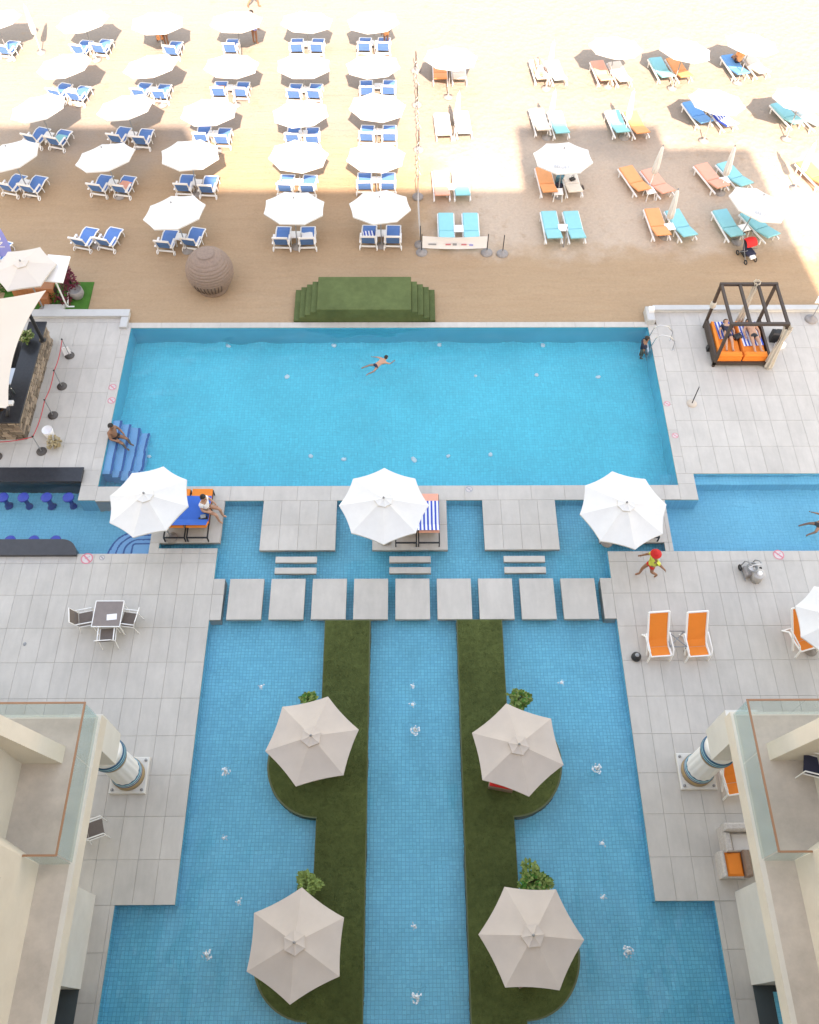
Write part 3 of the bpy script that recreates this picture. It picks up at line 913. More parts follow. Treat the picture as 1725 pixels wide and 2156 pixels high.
def big_parasol(name, label, cat, loc, n, R, h, zr, rot, m, group, tilt=(0, 0), pole_m=None, vent=.3):
    t = thing(name, label, cat, loc, 0, group)
    t.rotation_euler = (tilt[0], tilt[1], 0)
    for b in canopy_panels(n, R, h, rot, z0=zr):
        b.build('canopy_panel', m, t)
    rb = MB()
    for k in range(n):
        a = rot + 2 * pi * k / n
        r_ = MB().tube([(.05 * cos(a), .05 * sin(a), zr + h - .04), (R * .97 * cos(a), R * .97 * sin(a), zr - .03)], .012, 6)
        r_.build('rib', pole_m or grey, t)
    vm = MB()
    for b in canopy_panels(n, vent, h * vent / R * .8, rot + .15, sag=.02, z0=zr + h * (1 - vent / R) + .045): vm.add(b.v, b.f, False)
    vm.build('vent_cap', m, t)
    MB().tube([(0, 0, .05), (0, 0, zr + h + .03)], .028, 10).build('pole', pole_m or grey, t)
    MB().lathe([(.03, zr + h + .02), (.04, zr + h + .05), (.02, zr + h + .10), (.001, zr + h + .11)], n=10).build('finial', grey, t)
    MB().lathe([(.21, 0), (.21, .06), (.06, .10), (.05, .22), (.03, .22)], n=24).build('base', concrete, t)
    return t


G_W = 'large white parasols over the daybeds'
for px, py, R, rot, tl, lb in ((321, 1044, 1.40, rad(78), (rad(-2), rad(-6)), 'large white octagonal parasol shading the blue and orange daybed'),
                               (808, 1049, 1.46, rad(90), (0, 0), 'large white octagonal parasol shading the striped daybed on the middle platform'),
                               (1313, 1053, 1.46, rad(98), (rad(2), rad(2)), 'large white octagonal parasol with a loose top on the right platform')):
    p = P(px, py, 2.78)
    big_parasol('parasol', lb, 'parasol', (p.x, p.y, 0), 8, R, .42, 2.35, rot, canvas, G_W, tl)
for px, py, rot, lb in ((655, 1550, 13, 'upper left grass bulge'), (1093, 1568, -20, 'upper right grass bulge'), (620, 1985, 27, 'lower left grass bulge'), (1123, 1970, -3, 'lower right grass bulge')):
    p = P(px, py, 2.72)
    big_parasol('parasol', f'beige hexagonal parasol on the {lb}', 'parasol', (p.x, p.y, .012), 6, 1.33, .40, 2.32, rad(rot), beige, 'beige parasols on the grass bulges', (0, 0))
p = P(1778, 1300, 2.6)
big_parasol('parasol', 'white parasol at the right edge above an orange deck lounger', 'parasol', (p.x, p.y, 0), 8, 1.32, .40, 2.2, rad(20), canvas, None, (0, 0))
p = P(44, 553, 2.5)
big_parasol('parasol', 'beige hexagonal parasol by the teak counter beside the beach bar', 'parasol', (p.x, p.y, -.1), 6, 1.25, .36, 2.3, rad(12), mat('ecru_canvas', (0.62, 0.56, 0.50), .85, .03, 2, trans=.1), None, (0, 0))


def mk_beach_parasol():
    t = thing('beach_parasol', 'x', 'parasol')
    cb = MB()
    for b in canopy_panels(8, 1.32, .44, rad(22.5), z0=1.90, conc=.98): cb.add(b.v, b.f, False)
    cb.build('canopy', canvas, t)
    MB().tube([(0, 0, .05), (0, 0, 2.34)], .024, 8).build('pole', grey, t)
    MB().lathe([(.03, 2.31), (.04, 2.35), (.001, 2.41)], n=8).build('finial', grey, t)
    MB().lathe([(.24, -.02), (.24, .07), (.05, .10), (.04, .2), (.02, .2)], n=18).build('base', concrete, t)
    for k in range(8):
        a = rad(22.5 + 45 * k)
        MB().tube([(.03 * cos(a), .03 * sin(a), 2.27), (1.26 * cos(a), 1.26 * sin(a), 1.87)], .01, 5).build('rib', grey, t)
    return t


def mk_closed():
    t = thing('closed_parasol', 'x', 'parasol')
    fold = lambda a: 1 + .18 * sin(8 * a)
    MB().lathe([(.05, .95), (.12, 1.0), (.13, 1.3), (.10, 1.8), (.06, 2.3), (.02, 2.36)], n=32, wob=fold).build('folded_canopy', canvas, t)
    MB().tube([(0, 0, .05), (0, 0, 2.42)], .024, 8).build('pole', white, t)
    MB().lathe([(.03, 2.38), (.045, 2.42), (.001, 2.48)], n=8).build('finial', grey, t)
    MB().lathe([(.24, -.02), (.24, .07), (.05, .10), (.04, .2), (.02, .2)], n=18).build('base', concrete, t)
    return t


def mk_blue_lounger():
    """white resin lounger with a blue sling; the backrest end is at -y"""
    t = thing('beach_lounger', 'x', 'lounger')
    t.scale = (.92, .92, .92)
    W2 = .30
    def strip(pts, th=.012):
        b = MB()
        for (y0, z0), (y1, z1) in zip(pts, pts[1:]):
            b.sheet([(-W2, y0, z0), (W2, y0, z0), (W2, y1, z1), (-W2, y1, z1)], th)
        return b
    strip([(-.42, .33), (-.1, .30), (.20, .36), (.48, .40), (.74, .34)]).build('seat', bluesl, t)
    strip([(-.44, .35), (-.56, .62), (-.68, .94)]).build('backrest', bluesl, t)
    for sx in (-1, 1):
        x = sx * (W2 + .035)
        MB().tube([(x, -.44, .32), (x, -.1, .29), (x, .20, .35), (x, .48, .39), (x, .76, .33)], .032, 6).build('side_rail', plastic, t)
        MB().tube([(x, -.44, .33), (x, -.575, .62), (x, -.705, .97)], .030, 6).build('back_rail', plastic, t)
        MB().box(x - .045 + sx * .03, x + .045 + sx * .03, -.66, -.02, .555, .585).build('armrest', plastic, t)
        MB().tube([(x + sx * .03, -.05, .56), (x + sx * .03, .02, .3), (x + sx * .03, .08, 0)], .026, 6).build('leg', plastic, t)
        MB().tube([(x + sx * .03, -.50, .56), (x + sx * .03, -.46, .3), (x + sx * .03, -.48, .08)], .026, 6).build('leg', plastic, t)
        MB().tube([(x, .58, .36), (x + sx * .02, .66, .15), (x + sx * .02, .64, 0)], .026, 6).build('leg', plastic, t)
        wb = MB()
        wb.tube([(x + sx * .07 + .10 * 0, -.50 + .10 * cos(a), .10 + .10 * sin(a)) for a in [2 * pi * k / 14 for k in range(15)]], .026, 6, False)
        wb.build('wheel', plastic, t)
    MB().box(-W2 - .06, W2 + .06, -.74, -.67, .93, 1.0).build('top_rail', plastic, t)
    MB().box(-W2 - .03, W2 + .03, -.49, -.45, .14, .22).build('cross_bar', plastic, t)
    MB().box(-W2 - .03, W2 + .03, .74, .79, .29, .35).build('foot_rail', plastic, t)
    return t


def mk_cushion_lounger(cl, lift=.22):
    def f():
        t = thing('beach_lounger', 'x', 'lounger')
        MB().slab(-.33, .33, -.12, 1.02, .33, .42, .03).build('seat_cushion', cl, t)
        b = MB().slab(-.33, .33, -.80, -.0, .33, .42, .03)
        a = math.atan2(lift, .8)
        b.v = [(x, -.13 + (y) * cos(a) - (z - .33) * sin(a) * -1 * -1, .335 + (-y) * sin(a) + (z - .33) * cos(a)) for x, y, z in b.v]
        b.build('back_cushion', cl, t)
        for sx in (-1, 1):
            MB().box(sx * .35 - .025, sx * .35 + .025, -.92, 1.05, .26, .325).build('side_rail', plastic, t)
            for y in (-.62, .82):
                MB().box(sx * .35 - .022, sx * .35 + .022, y - .03, y + .03, 0, .26).build('leg', plastic, t)
        return t
    return f


def mk_table():
    t = thing('side_table', 'x', 'side table')
    MB().slab(-.21, .21, -.21, .21, .40, .44, .015).build('table_top', plastic, t)
    for sx in (-1, 1):
        for sy in (-1, 1):
            MB().tube([(sx * .17, sy * .17, .40), (sx * .20, sy * .20, 0)], .022, 6).build('leg', plastic, t)
    return t


KP, KC, KB, KT = Kind(mk_beach_parasol), Kind(mk_closed), Kind(mk_blue_lounger), Kind(mk_table)
ZS = -.10                                        # sand level


def on_sand(px, py, h):
    p = P(px, py, ZS + h)
    return (p.x, p.y, ZS)


def heading(x, y, extra=0.0):
    return rad(extra)


ROWS = ['front', 'second', 'third', 'fourth', 'back']
# (canopy centre or None, chair centres, extra turn) in each row of the left block, from the pool outwards
LEFT = [
    [(None, ((180, 502), (231, 502)), -14), ((365, 447), ((353, 507), (408, 502)), -10), ((620, 437), ((595, 500), (648, 500)), 0), ((803, 435), ((777, 497), (828, 497)), 0)],
    [((25, 325), ((28, 387), (72, 390)), -14), ((220, 330), ((213, 388), (262, 390)), -9), ((403, 326), ((390, 387), (440, 390)), -6), ((627, 328), ((603, 387), (650, 388)), -2), ((790, 330), ((768, 383), (817, 383)), 0)],
    [((82, 225), ((78, 285), (125, 290)), -14), ((262, 225), ((253, 284), (302, 288)), -10), ((440, 235), ((427, 281), (470, 286)), -4), ((635, 238), ((618, 282), (658, 285)), -1), ((793, 225), ((773, 280), (820, 280)), 0)],
    [((133, 138), ((127, 189), (167, 195)), -12), ((315, 138), ((299, 188), (341, 191)), -8), ((487, 138), ((463, 185), (509, 186)), -3), ((640, 138), ((621, 190), (663, 190)), -1), ((788, 138), ((772, 183), (819, 182)), 0)],
    [((-14, 42), ((17, 97),), -14), ((172, 45), ((173, 96), (215, 94)), -10), ((333, 48), ((365, 98),), -8), ((497, 45), ((487, 93),), -2), ((645, 45), ((625, 92), (668, 92)), 0), ((788, 45), ((768, 90), (808, 90)), 0)],
]
GP, GL, GT = 'white parasols in rows on the beach', 'blue sling loungers on the beach', 'white side tables on the beach'
CH = {}
for r, row in enumerate(LEFT):
    nrow = len(row)
    for c, (cp, chairs, turn) in enumerate(row):
        place = f'{ORD[c]} pair from the left, {ROWS[r]} row'
        pts = [on_sand(x, y, .34 + .03 * r) for x, y in chairs]
        for q, pt in enumerate(pts):
            rz = rad(turn + random.uniform(-3, 3))
            if len(pts) == 2:
                lb = f'{("left", "right")[q]} blue lounger of the {place} of white parasols'
            else:
                lb = f'single blue lounger under the {ORD[c]} parasol of the {ROWS[r]} row'
            KB.put(pt, rz, lb, GL)
            CH[(r, c, q)] = (pt, rz, place)
        if cp:
            p = P(cp[0], cp[1], ZS + 1.86)
            tl = (rad(random.uniform(-10, -7)), rad(-7 if c < 2 else random.uniform(-2, 2)))
            lean = 1.95 * math.tan(tl[1])
            KP.put((p.x - lean, p.y + 1.95 * math.tan(tl[0]), ZS), rad(random.uniform(-12, 12)), f'white octagonal beach parasol, {ORD[c]} from the left in the {ROWS[r]} row', GP, tl)
        if len(pts) == 2:
            mxp = ((pts[0][0] + pts[1][0]) / 2, (pts[0][1] + pts[1][1]) / 2 + .1, ZS)
            if cp:
                KT.put(mxp, rad(turn), f'white side table between the blue loungers of the {place}', GT)
for (r, c, q), cn, m_ in (((0, 2, 1), 'white', print_w), ((0, 3, 0), 'striped', striped), ((1, 1, 1), 'salmon', salmon), ((1, 3, 0), 'white', print_w), ((2, 0, 1), 'turquoise', turq), ((2, 4, 1), 'white', print_w), ((3, 2, 0), 'orange', tango)):
    pt, rz, place = CH[(r, c, q)]
    tb_ = MB(); vs = []
    for j in range(6):
        for i in range(5):
            u, v = -.24 + .12 * i, -.22 + .13 * j
            vs.append((u + .03 * mn.noise(Vector((v * 3, r, c))), v, .36 + .02 * sin(j * .9) + .012 * mn.noise(Vector((u * 9, v * 9, c)))))
    tb_.add(vs, [(j * 5 + i, j * 5 + i + 1, (j + 1) * 5 + i + 1, (j + 1) * 5 + i) for j in range(5) for i in range(4)], True)
    o = tb_.build('beach_towel', m_, None, pt, rz + random.uniform(-.2, .2))
    tag(o, f'{cn} towel left on the {("left", "right")[q]} lounger, {place}', 'towel')
# bare base disc between the first front pair, whose parasol is gone
bd = MB().lathe([(.25, 0), (.25, .06), (.06, .09), (.05, .26), (.001, .26)], n=18).mesh('parasol_base', concrete)
p = on_sand(205, 517, 0)
tag(link('weight_disc', bd, None, p), 'empty grey parasol weight between the two uncovered blue loungers', 'parasol base')
p = P(0, 528, ZS + .42)
KB.put((p.x - .1, p.y, ZS), rad(-14), 'blue sling lounger half out of view below the violet banner', GL)

# right block: separate makes by cushion colour
KK = {}


def lounger(color, m, px, py, turn, label, h=.38, lift=.22):
    k = (color, lift)
    if k not in KK: KK[k] = Kind(mk_cushion_lounger(m, lift))
    return KK[k].put(on_sand(px, py, h), rad(turn), label, 'cushioned loungers beyond the rope fence')


def closed(px, py, label, z=1.7):
    p = P(px, py, ZS + z)
    KC.put((p.x, p.y, ZS), random.uniform(0, 3), label, 'closed white parasols on the beach', (rad(random.uniform(-2, 2)), rad(random.uniform(1, 4))))


def para(px, py, label, tilt=(0, 0), z=1.9):
    p = P(px, py, ZS + z)
    tilt = (tilt[0] - rad(9), tilt[1])
    return KP.put((p.x - z * math.tan(tilt[1]), p.y + z * math.tan(tilt[0]), ZS), rad(random.uniform(-15, 15)), label, GP, tilt)


def table(px, py, label, turn=0):
    KT.put(on_sand(px, py, .44), rad(turn), label, GT)


closed(62, 42, 'closed white parasol near the top left picture corner')
# nearest row
lounger('turquoise', turq, 940, 482, 0, 'turquoise lounger nearest the fence corner, behind the white ground banner')
lounger('turquoise', turq, 992, 482, 0, 'right turquoise lounger of the pair behind the white ground banner')
table(966, 480, 'white side table between the turquoise loungers behind the ground banner')
lounger('turquoise', turq, 1162, 478, 3, 'left turquoise lounger of the pair facing the bare pole')
lounger('turquoise', turq, 1210, 478, 4, 'right turquoise lounger of the pair facing the bare pole')
table(1186, 478, 'white side table between the turquoise loungers near the bare pole')
closed(1421, 432, 'closed white parasol between an orange and a turquoise lounger, nearest row')
lounger('tango', tango, 1385, 472, 6, 'bright orange lounger left of the closed parasol in the nearest row')
lounger('turquoise', turq, 1435, 474, 14, 'turquoise lounger right of the closed parasol in the nearest row')
table(1411, 476, 'white side table beside the closed parasol of the nearest row', 10)
PR2 = para(1602, 430, 'white beach parasol tilted to the right, above the red pushchair', (rad(4), rad(13)))
lounger('turquoise', turq, 1535, 474, 12, 'turquoise lounger left of the tilted parasol by the pushchair')
lounger('turquoise', turq, 1601, 476, 24, 'turquoise lounger under the tilted parasol by the pushchair')
table(1568, 478, 'white side table under the tilted parasol by the pushchair', 15)
# second row
lounger('salmon', salmon, 929, 390, 2, 'salmon lounger at the shadow edge beside the rope fence')
lounger('turquoise', turq, 972, 390, 2, 'pale turquoise lounger at the shadow edge beside the rope fence')
table(951, 392, 'white side table at the shadow edge beside the rope fence')
PR1 = para(1187, 331, 'white beach parasol with small print above beach bags in the shade', (rad(2), 0))
lounger('tango', tango, 1151, 383, 5, 'bright orange lounger left of the beach bags')
lounger('pale', palecl, 1204, 383, 5, 'pale lounger right of the beach bags under the printed parasol')
closed(1384, 335, 'closed white parasol between an orange and a salmon lounger')
lounger('tango', tango, 1338, 380, 18, 'orange lounger left of the closed parasol in the second row')
lounger('salmon', salmon, 1386, 385, 20, 'salmon lounger right of the closed parasol in the second row')
table(1370, 400, 'white side table in front of the closed parasol of the second row', 15)
closed(1541, 340, 'closed white parasol between a salmon and a turquoise lounger')
lounger('salmon', salmon, 1500, 374, 20, 'salmon lounger left of the closed parasol near the far right shadow edge')
lounger('turquoise', turq, 1548, 370, 22, 'turquoise lounger right of the closed parasol near the far right shadow edge')
table(1527, 378, 'white side table by the closed parasol near the far right shadow edge', 15)
lounger('tango', tango, 1718, 368, 22, 'tan orange lounger cut by the right picture edge in full sun')
closed(1704, 330, 'closed white parasol at the right picture edge in full sun')
# third row
lounger('pale', palecl, 933, 266, 3, 'pale lounger in full sun beside the bunting end of the fence')
lounger('ice', mat('ice_blue_cloth', (.55, .68, .74), .8), 975, 262, 4, 'ice blue lounger in full sun beside the fence')
closed(960, 222, 'closed white parasol in full sun beside the fence')
lounger('pale', palecl, 1138, 256, 6, 'pale lounger just outside the hotel shadow, left of a closed parasol')
lounger('turquoise', turq, 1177, 262, 6, 'turquoise lounger just inside the hotel shadow, right of a closed parasol')
closed(1162, 222, 'closed white parasol above the pale and turquoise loungers at the shadow top')
lounger('turquoise', turq, 1301, 260, 8, 'turquoise lounger at the stepped shadow edge, left of a closed parasol')
lounger('tango', tango, 1341, 262, 10, 'orange lounger at the stepped shadow edge, right of a closed parasol')
closed(1331, 222, 'closed white parasol at the stepped shadow edge')
para(1512, 212, 'white beach parasol over a blue lounger in full sun', (0, rad(5)))
lounger('sky', skyblue, 1470, 240, 16, 'blue cushioned lounger in full sun under a parasol')
lounger('stripe', striped, 1521, 247, 18, 'lounger covered by a striped towel in full sun')
para(1692, 208, 'white beach parasol at the right picture edge in full sun', (0, rad(5)))
lounger('turquoise', turq, 1660, 242, 20, 'turquoise lounger in full sun near the right picture edge')
lounger('ice', MATS['ice_blue_cloth'], 1706, 246, 22, 'ice blue lounger in full sun at the right picture edge')
# back row
para(947, 120, 'white beach parasol farthest along the fence, above two dark loungers')
lounger('tango', tango, 927, 150, 0, 'left orange lounger under the farthest parasol along the fence')
lounger('pale', palecl, 966, 150, 2, 'right pale lounger under the farthest parasol along the fence')
closed(1160, 118, 'closed white parasol in the back row beside a sunbather in white')
lounger('white', palecl, 1137, 150, 6, 'pale lounger under a sunbather in white')
lounger('ice', MATS['ice_blue_cloth'], 1172, 152, 8, 'ice blue lounger right of the sunbather in white')
para(1300, 98, 'white beach parasol of the back row, left of three', (0, rad(4)))
lounger('salmon', salmon, 1268, 153, 8, 'left salmon lounger of the back row pair')
lounger('pale', palecl, 1306, 155, 10, 'right pale lounger of the back row pair')
para(1440, 102, 'white beach parasol of the back row, middle of three', (0, rad(4)))
lounger('turquoise', turq, 1393, 146, 10, 'turquoise lounger under the middle back row parasol')
lounger('tango', tango, 1431, 146, 12, 'orange lounger under the middle back row parasol')
para(1582, 90, 'white beach parasol of the back row, right of three', (0, rad(4)))
lounger('sky', skyblue, 1549, 140, 12, 'blue lounger under the right back row parasol')
lounger('pale', palecl, 1592, 138, 14, 'pale lounger with clothes under the right back row parasol')

# ------------------------------------------------------------------ things on the sand
ball = thing('wicker_pod', 'big round brown wicker pod standing on the sand beside the pool', 'lounge pod', (*P(441, 568, .85).xy, ZS))
RB, ZB = .95, .93
zz = [-.90 + 1.84 * k / 15 for k in range(16)]
for z0, z1 in zip(zz, zz[1:]):
    b = MB(); prof = []
    for q in range(7):
        z = z0 + (z1 - z0) * q / 6
        r = math.sqrt(max(.0025, RB * RB - z * z)) + .022 * sin(pi * q / 6)
        prof.append((r, z + ZB))
    b.lathe(prof, n=48, wob=lambda a: 1 + .006 * sin(24 * a + z0 * 40))
    b.build('woven_band', wicker, ball)
MB().lathe([(.36, ZB + .92), (.2, ZB + .945), (.001, ZB + .95)], n=24).build('top_cap', wicker, ball)
MB().lathe([(.62, -.02), (.66, .1), (.60, .2)], n=36).build('base_ring', wicker, ball)
bw = MB()
for k in range(9):
    a = rad(-125 + 70 * k / 8)
    bw.tube([(.97 * cos(a) * math.sqrt(max(0, 1 - (z / .96) ** 2)), .97 * sin(a) * math.sqrt(max(0, 1 - (z / .96) ** 2)), z + ZB) for z in (-.62, -.45, -.28, -.12)], .02, 5)
bw.build('slatted_opening', wood, ball)

stage = thing('turf_stage', 'stage covered in green artificial turf with steps at both ends', 'stage', (-1.6, 26.2, ZS))
MB().slab(-1.9, 1.9, -.92, .92, 0, .80, .03).build('platform', turf_l, stage)
for s in (-1, 1):
    for k in range(4):
        x0 = 1.903 + .245 * k
        MB().slab(*sorted((s * x0, s * (x0 + .243))), -.90, .80, 0, .64 - .155 * k, .015).build('step', turf_l, stage)

# fence of weighted posts, banners and bunting along the sand
base_me = MB().lathe([(.25, 0), (.255, .05), (.19, .11), (.06, .14), (.05, .2), (.001, .2)], n=20)


def mk_post():
    t = thing('fence_post', 'x', 'post')
    base_me.build('base', concrete, t)
    MB().tube([(0, 0, .1), (0, 0, 1.05)], .02, 8).build('pole', black, t)
    return t


KF = Kind(mk_post)
FP = []
for (px, py, lb) in ((885, 516, 'fence post at the corner behind the white ground banner'), (888, 533, 'fence post at the left end of the white ground banner'), (1025, 533, 'fence post at the right end of the white ground banner'),
                     (1058, 535, 'bare fence post standing alone right of the ground banner'), (880, 415, 'fence post beside the front row parasol next to the fence')):
    p = on_sand(px, py, 0); FP.append(p)
    KF.put(p, 0, lb, 'weighted fence posts on the sand')
for k, y in enumerate((36.2, 39.6, 42.4)):
    FP.append((.72 - .04 * k, y, ZS))
    KF.put(FP[-1], 0, f'fence post in the sunlit sand, {["nearest", "middle", "farthest"][k]} along the bunting', 'weighted fence posts on the sand')


def cloth_between(name, a, b_, z0, z1, m, label, sag=.08, cat='banner', group=None, bulge=.05):
    mb = MB(); n = 12; vs = []
    a, b_ = Vector(a), Vector(b_)
    nrm = Vector((-(b_ - a).y, (b_ - a).x, 0)).normalized()
    for j in range(4):
        for i in range(n + 1):
            t = i / n
            p = a.lerp(b_, t) + nrm * (bulge * sin(pi * t) * sin(pi * j / 3 * .9 + .3))
            vs.append((p.x, p.y, a.z + z0 + (z1 - z0) * j / 3 - sag * sin(pi * t)))
    fs = [(j * (n + 1) + i, j * (n + 1) + i + 1, (j + 1) * (n + 1) + i + 1, (j + 1) * (n + 1) + i) for j in range(3) for i in range(n)]
    mb.add(vs, fs, True)
    mb.add([(x + nrm.x * .008, y + nrm.y * .008, z) for x, y, z in vs], [f[::-1] for f in fs], True)
    o = mb.build(name, m)
    return tag(o, label, cat, group)


gbn = cloth_between('ground_banner', FP[1], FP[2], .30, .95, print_w, 'long white banner with faded print slung low between two weighted posts')
for k, (t0, t1, z0, z1, m_) in enumerate(((.10, .22, .52, .60, print_g), (.36, .44, .55, .63, print_r), (.47, .53, .54, .66, print_g), (.60, .68, .54, .62, print_r), (.72, .78, .50, .58, violet))):
    a, b_ = Vector(FP[1]), Vector(FP[2])
    p0, p1 = a.lerp(b_, t0), a.lerp(b_, t1)
    sg = .08 * sin(pi * (t0 + t1) / 2)
    yo = -.03
    MB().add([(p0.x, p0.y + yo, ZS + z0 - sg), (p1.x, p1.y + yo, ZS + z0 - sg), (p1.x, p1.y + yo, ZS + z1 - sg), (p0.x, p0.y + yo, ZS + z1 - sg)], [(0, 1, 2, 3)]).build('print', m_, gbn)
cloth_between('fence_banner', FP[0], FP[4], .25, .98, print_w, 'white banner seen almost edge on between the first posts of the fence')
for k in range(3):
    a, b_ = (FP[4], FP[5], FP[6], FP[7])[k], (FP[5], FP[6], FP[7], FP[7])[k]
    rp_ = MB().tube([Vector(a).lerp(Vector(b_), t) + Vector((.03 * sin(t * 9), 0, 1.0 - .22 * sin(pi * t))) for t in [i / 14 for i in range(15)]], .010, 5)
    o = rp_.build('bunting', black)
    tag(o, f'dark bunting line with small flags, {["nearest", "middle", "farthest"][k]} stretch of the fence', 'bunting', 'bunting along the fence')
    for i in range(1, 11):
        p = Vector(a).lerp(Vector(b_), i / 11) + Vector((.03 * sin(i / 11 * 9), 0, 1.0 - .22 * sin(pi * i / 11)))
        dx = .10 * (-1) ** i
        MB().sheet([(p.x, p.y - .07, p.z), (p.x, p.y + .07, p.z), (p.x + dx, p.y, p.z - .17)], .006).build('flag', (white, print_g, white)[i % 3], o)

# bare pole near the turquoise pair
tp = thing('bare_pole', 'thin bare pole stuck in the sand in front of two turquoise loungers', 'pole', on_sand(1186, 522, 0))
MB().tube([(0, 0, -.1), (.02, .03, 1.15)], .02, 8).build('shaft', grey, tp)
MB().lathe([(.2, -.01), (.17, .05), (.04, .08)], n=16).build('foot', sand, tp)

# violet feather banner on the left picture edge
fb = thing('feather_banner', 'tall violet feather banner with white upright lettering at the left edge', 'banner', (*P(20, 560, ZS).xy, ZS))
fx = [(0, .5), (.62, .6), (.72, 1.1), (.70, 1.8), (.60, 2.5), (.42, 3.1), (.18, 3.45), (0, 3.5)]
MB().add([(x - .28, 0, z) for x, z in fx] + [(x - .28, .01, z) for x, z in fx], [tuple(range(8)), tuple(range(15, 7, -1))] + [(i, 8 + i, 8 + (i + 1) % 8, (i + 1) % 8) for i in range(8)]).build('flag', violet, fb)
MB().tube([(-.29, 0, 0), (-.29, 0, 3.52)], .018, 8).build('pole', white, fb)
MB().slab(-.45, .45, -.3, .3, 0, .16, .03).build('base', print_w, fb)


def letters(txt, size, m, parent, loc, rot, ext=.002):
    c = bpy.data.curves.new('lettering', 'FONT'); c.body = txt; c.size = size; c.extrude = ext; c.align_x = 'CENTER'; c.align_y = 'CENTER'
    o = bpy.data.objects.new('lettering', c); COL.objects.link(o)
    bpy.context.view_layer.update()
    me = bpy.data.meshes.new_from_object(o.evaluated_get(bpy.context.evaluated_depsgraph_get()))
    bpy.data.objects.remove(o)
    me.materials.clear(); me.materials.append(m)
    q = link('lettering', me, parent, loc); q.rotation_euler = rot
    return q


for pr_ in (PR1, PR2):
    for a, tx, m_ in ((-1.75, 'BELUET', print_g), (2.9, 'O', MATS['ice_blue_cloth']), (.25, 'O', MATS['ice_blue_cloth'])):
        a -= pr_.rotation_euler.z
        letters(tx, .20, m_, pr_, (.98 * cos(a), .98 * sin(a), 2.035), (rad(19), 0, a + pi / 2), .001)
letters('ACION', .46, print_w, fb, (.04, -.006, 1.75), (rad(90), rad(90), 0))

# white panel on a mast, planting and counter beside the beach bar
pm = thing('panel_stand', 'white rectangular panel on a slim white mast with a T shaped foot', 'panel stand', (*P(142, 647, ZS).xy, ZS))
MB().tube([(0, 0, .04), (0, 0, 1.98)], .035, 10).build('mast', white, pm)
MB().box(-.30, .30, -.035, .035, 0, .05).build('foot', white, pm)
MB().tube([(.02, .03, .05), (.05, .5, .35)], .03, 8).build('strut', white, pm)
b = MB().slab(-.45, .45, -.62, .62, -.03, .03, .01)
q = P(117, 566, 1.95); q.x -= pm.location.x; q.y -= pm.location.y
M_ = Matrix.Translation((q.x, q.y, 2.06)) @ Matrix.Rotation(rad(10), 4, 'X') @ Matrix.Rotation(rad(-6), 4, 'Z')
b.v = [tuple(M_ @ Vector(v)) for v in b.v]
b.build('panel', white, pm)
struct('turf_patch_ground', MB().box(-16.6, -13.0, 25.9, 27.6, -.3, -.06), turf_g)
tc_ = thing('counter_bench', 'teak counter under the beige parasol beside the beach bar', 'counter', (*P(74, 600, .6).xy, ZS))
MB().slab(-1.0, .75, -.22, .22, .62, .70, .01).build('counter_top', teak, tc_)
for k in range(8):
    MB().box(-.98 + .215 * k, -.98 + .215 * k + .2, -.19, -.16, .02, .615).build('front_board', teak, tc_)
for x in (-.92, .66):
    MB().box(x - .05, x + .05, -.1, .18, 0, .615).build('leg', wood, tc_)
ob = thing('planter_box', 'orange wooden planter box on the bright turf patch', 'planter', (*P(93, 627, .2).xy, ZS))
for k in range(4):
    MB().box(-.22, .22, -.2, .2, .03 + .11 * k, .03 + .11 * k + .1).build('board', teak, ob)


def plant(name, label, loc, spread, height, n, m, leaf=.10, pot=None, potr=.2, poth=.35, cat='plant', fl=None, seed=1):
    t = thing(name, label, cat, loc)
    rg = random.Random(seed)
    if pot:
        MB().lathe([(potr * .75, 0), (potr, poth), (potr * .9, poth), (potr * .85, poth - .05), (.001, poth - .05)], n=24).build('pot', pot, t)
        MB().disc((0, 0, poth - .045), potr * .86).build('soil', wood, t)
    z0 = (poth - .05) if pot else 0
    st = MB(); lv = MB(); fv = MB()
    for k in range(9):
        a = rg.uniform(0, 6.28); r = spread * rg.uniform(.2, .9)
        st.tube([(0, 0, z0), (r * .4 * cos(a), r * .4 * sin(a), z0 + height * .5), (r * cos(a), r * sin(a), z0 + height * rg.uniform(.6, 1))], [.014, .01, .004], 5)
    st.build('stems', wood, t)
    for k in range(n):
        a = rg.uniform(0, 6.28); u = rg.random() ** .5; zf = rg.uniform(.15, 1)
        r = spread * u * (1.1 - .45 * abs(zf - .5) * 2) * (1 + .25 * sin(3 * a + seed))
        c = Vector((r * cos(a), r * sin(a), z0 + height * zf))
        d = Vector((cos(a) * rg.uniform(.2, 1) + rg.uniform(-.4, .4), sin(a) * rg.uniform(.2, 1) + rg.uniform(-.4, .4), rg.uniform(-.4, .8))).normalized()
        s_ = d.cross(Vector((rg.uniform(-.3, .3), rg.uniform(-.3, .3), 1))).normalized()
        L = leaf * rg.uniform(.6, 1.3); Wd = L * .36
        b = fv if (fl and rg.random() < .3 and zf > .5) else lv
        b.add([c, c + d * L * .5 + s_ * Wd, c + d * L + Vector((0, 0, -.15 * L)), c + d * L * .5 - s_ * Wd], [(0, 1, 2, 3)])
    tag(lv.build('foliage', m, t), kind='stuff')
    if fl: tag(fv.build('blossom', fl, t), kind='stuff')
    return t


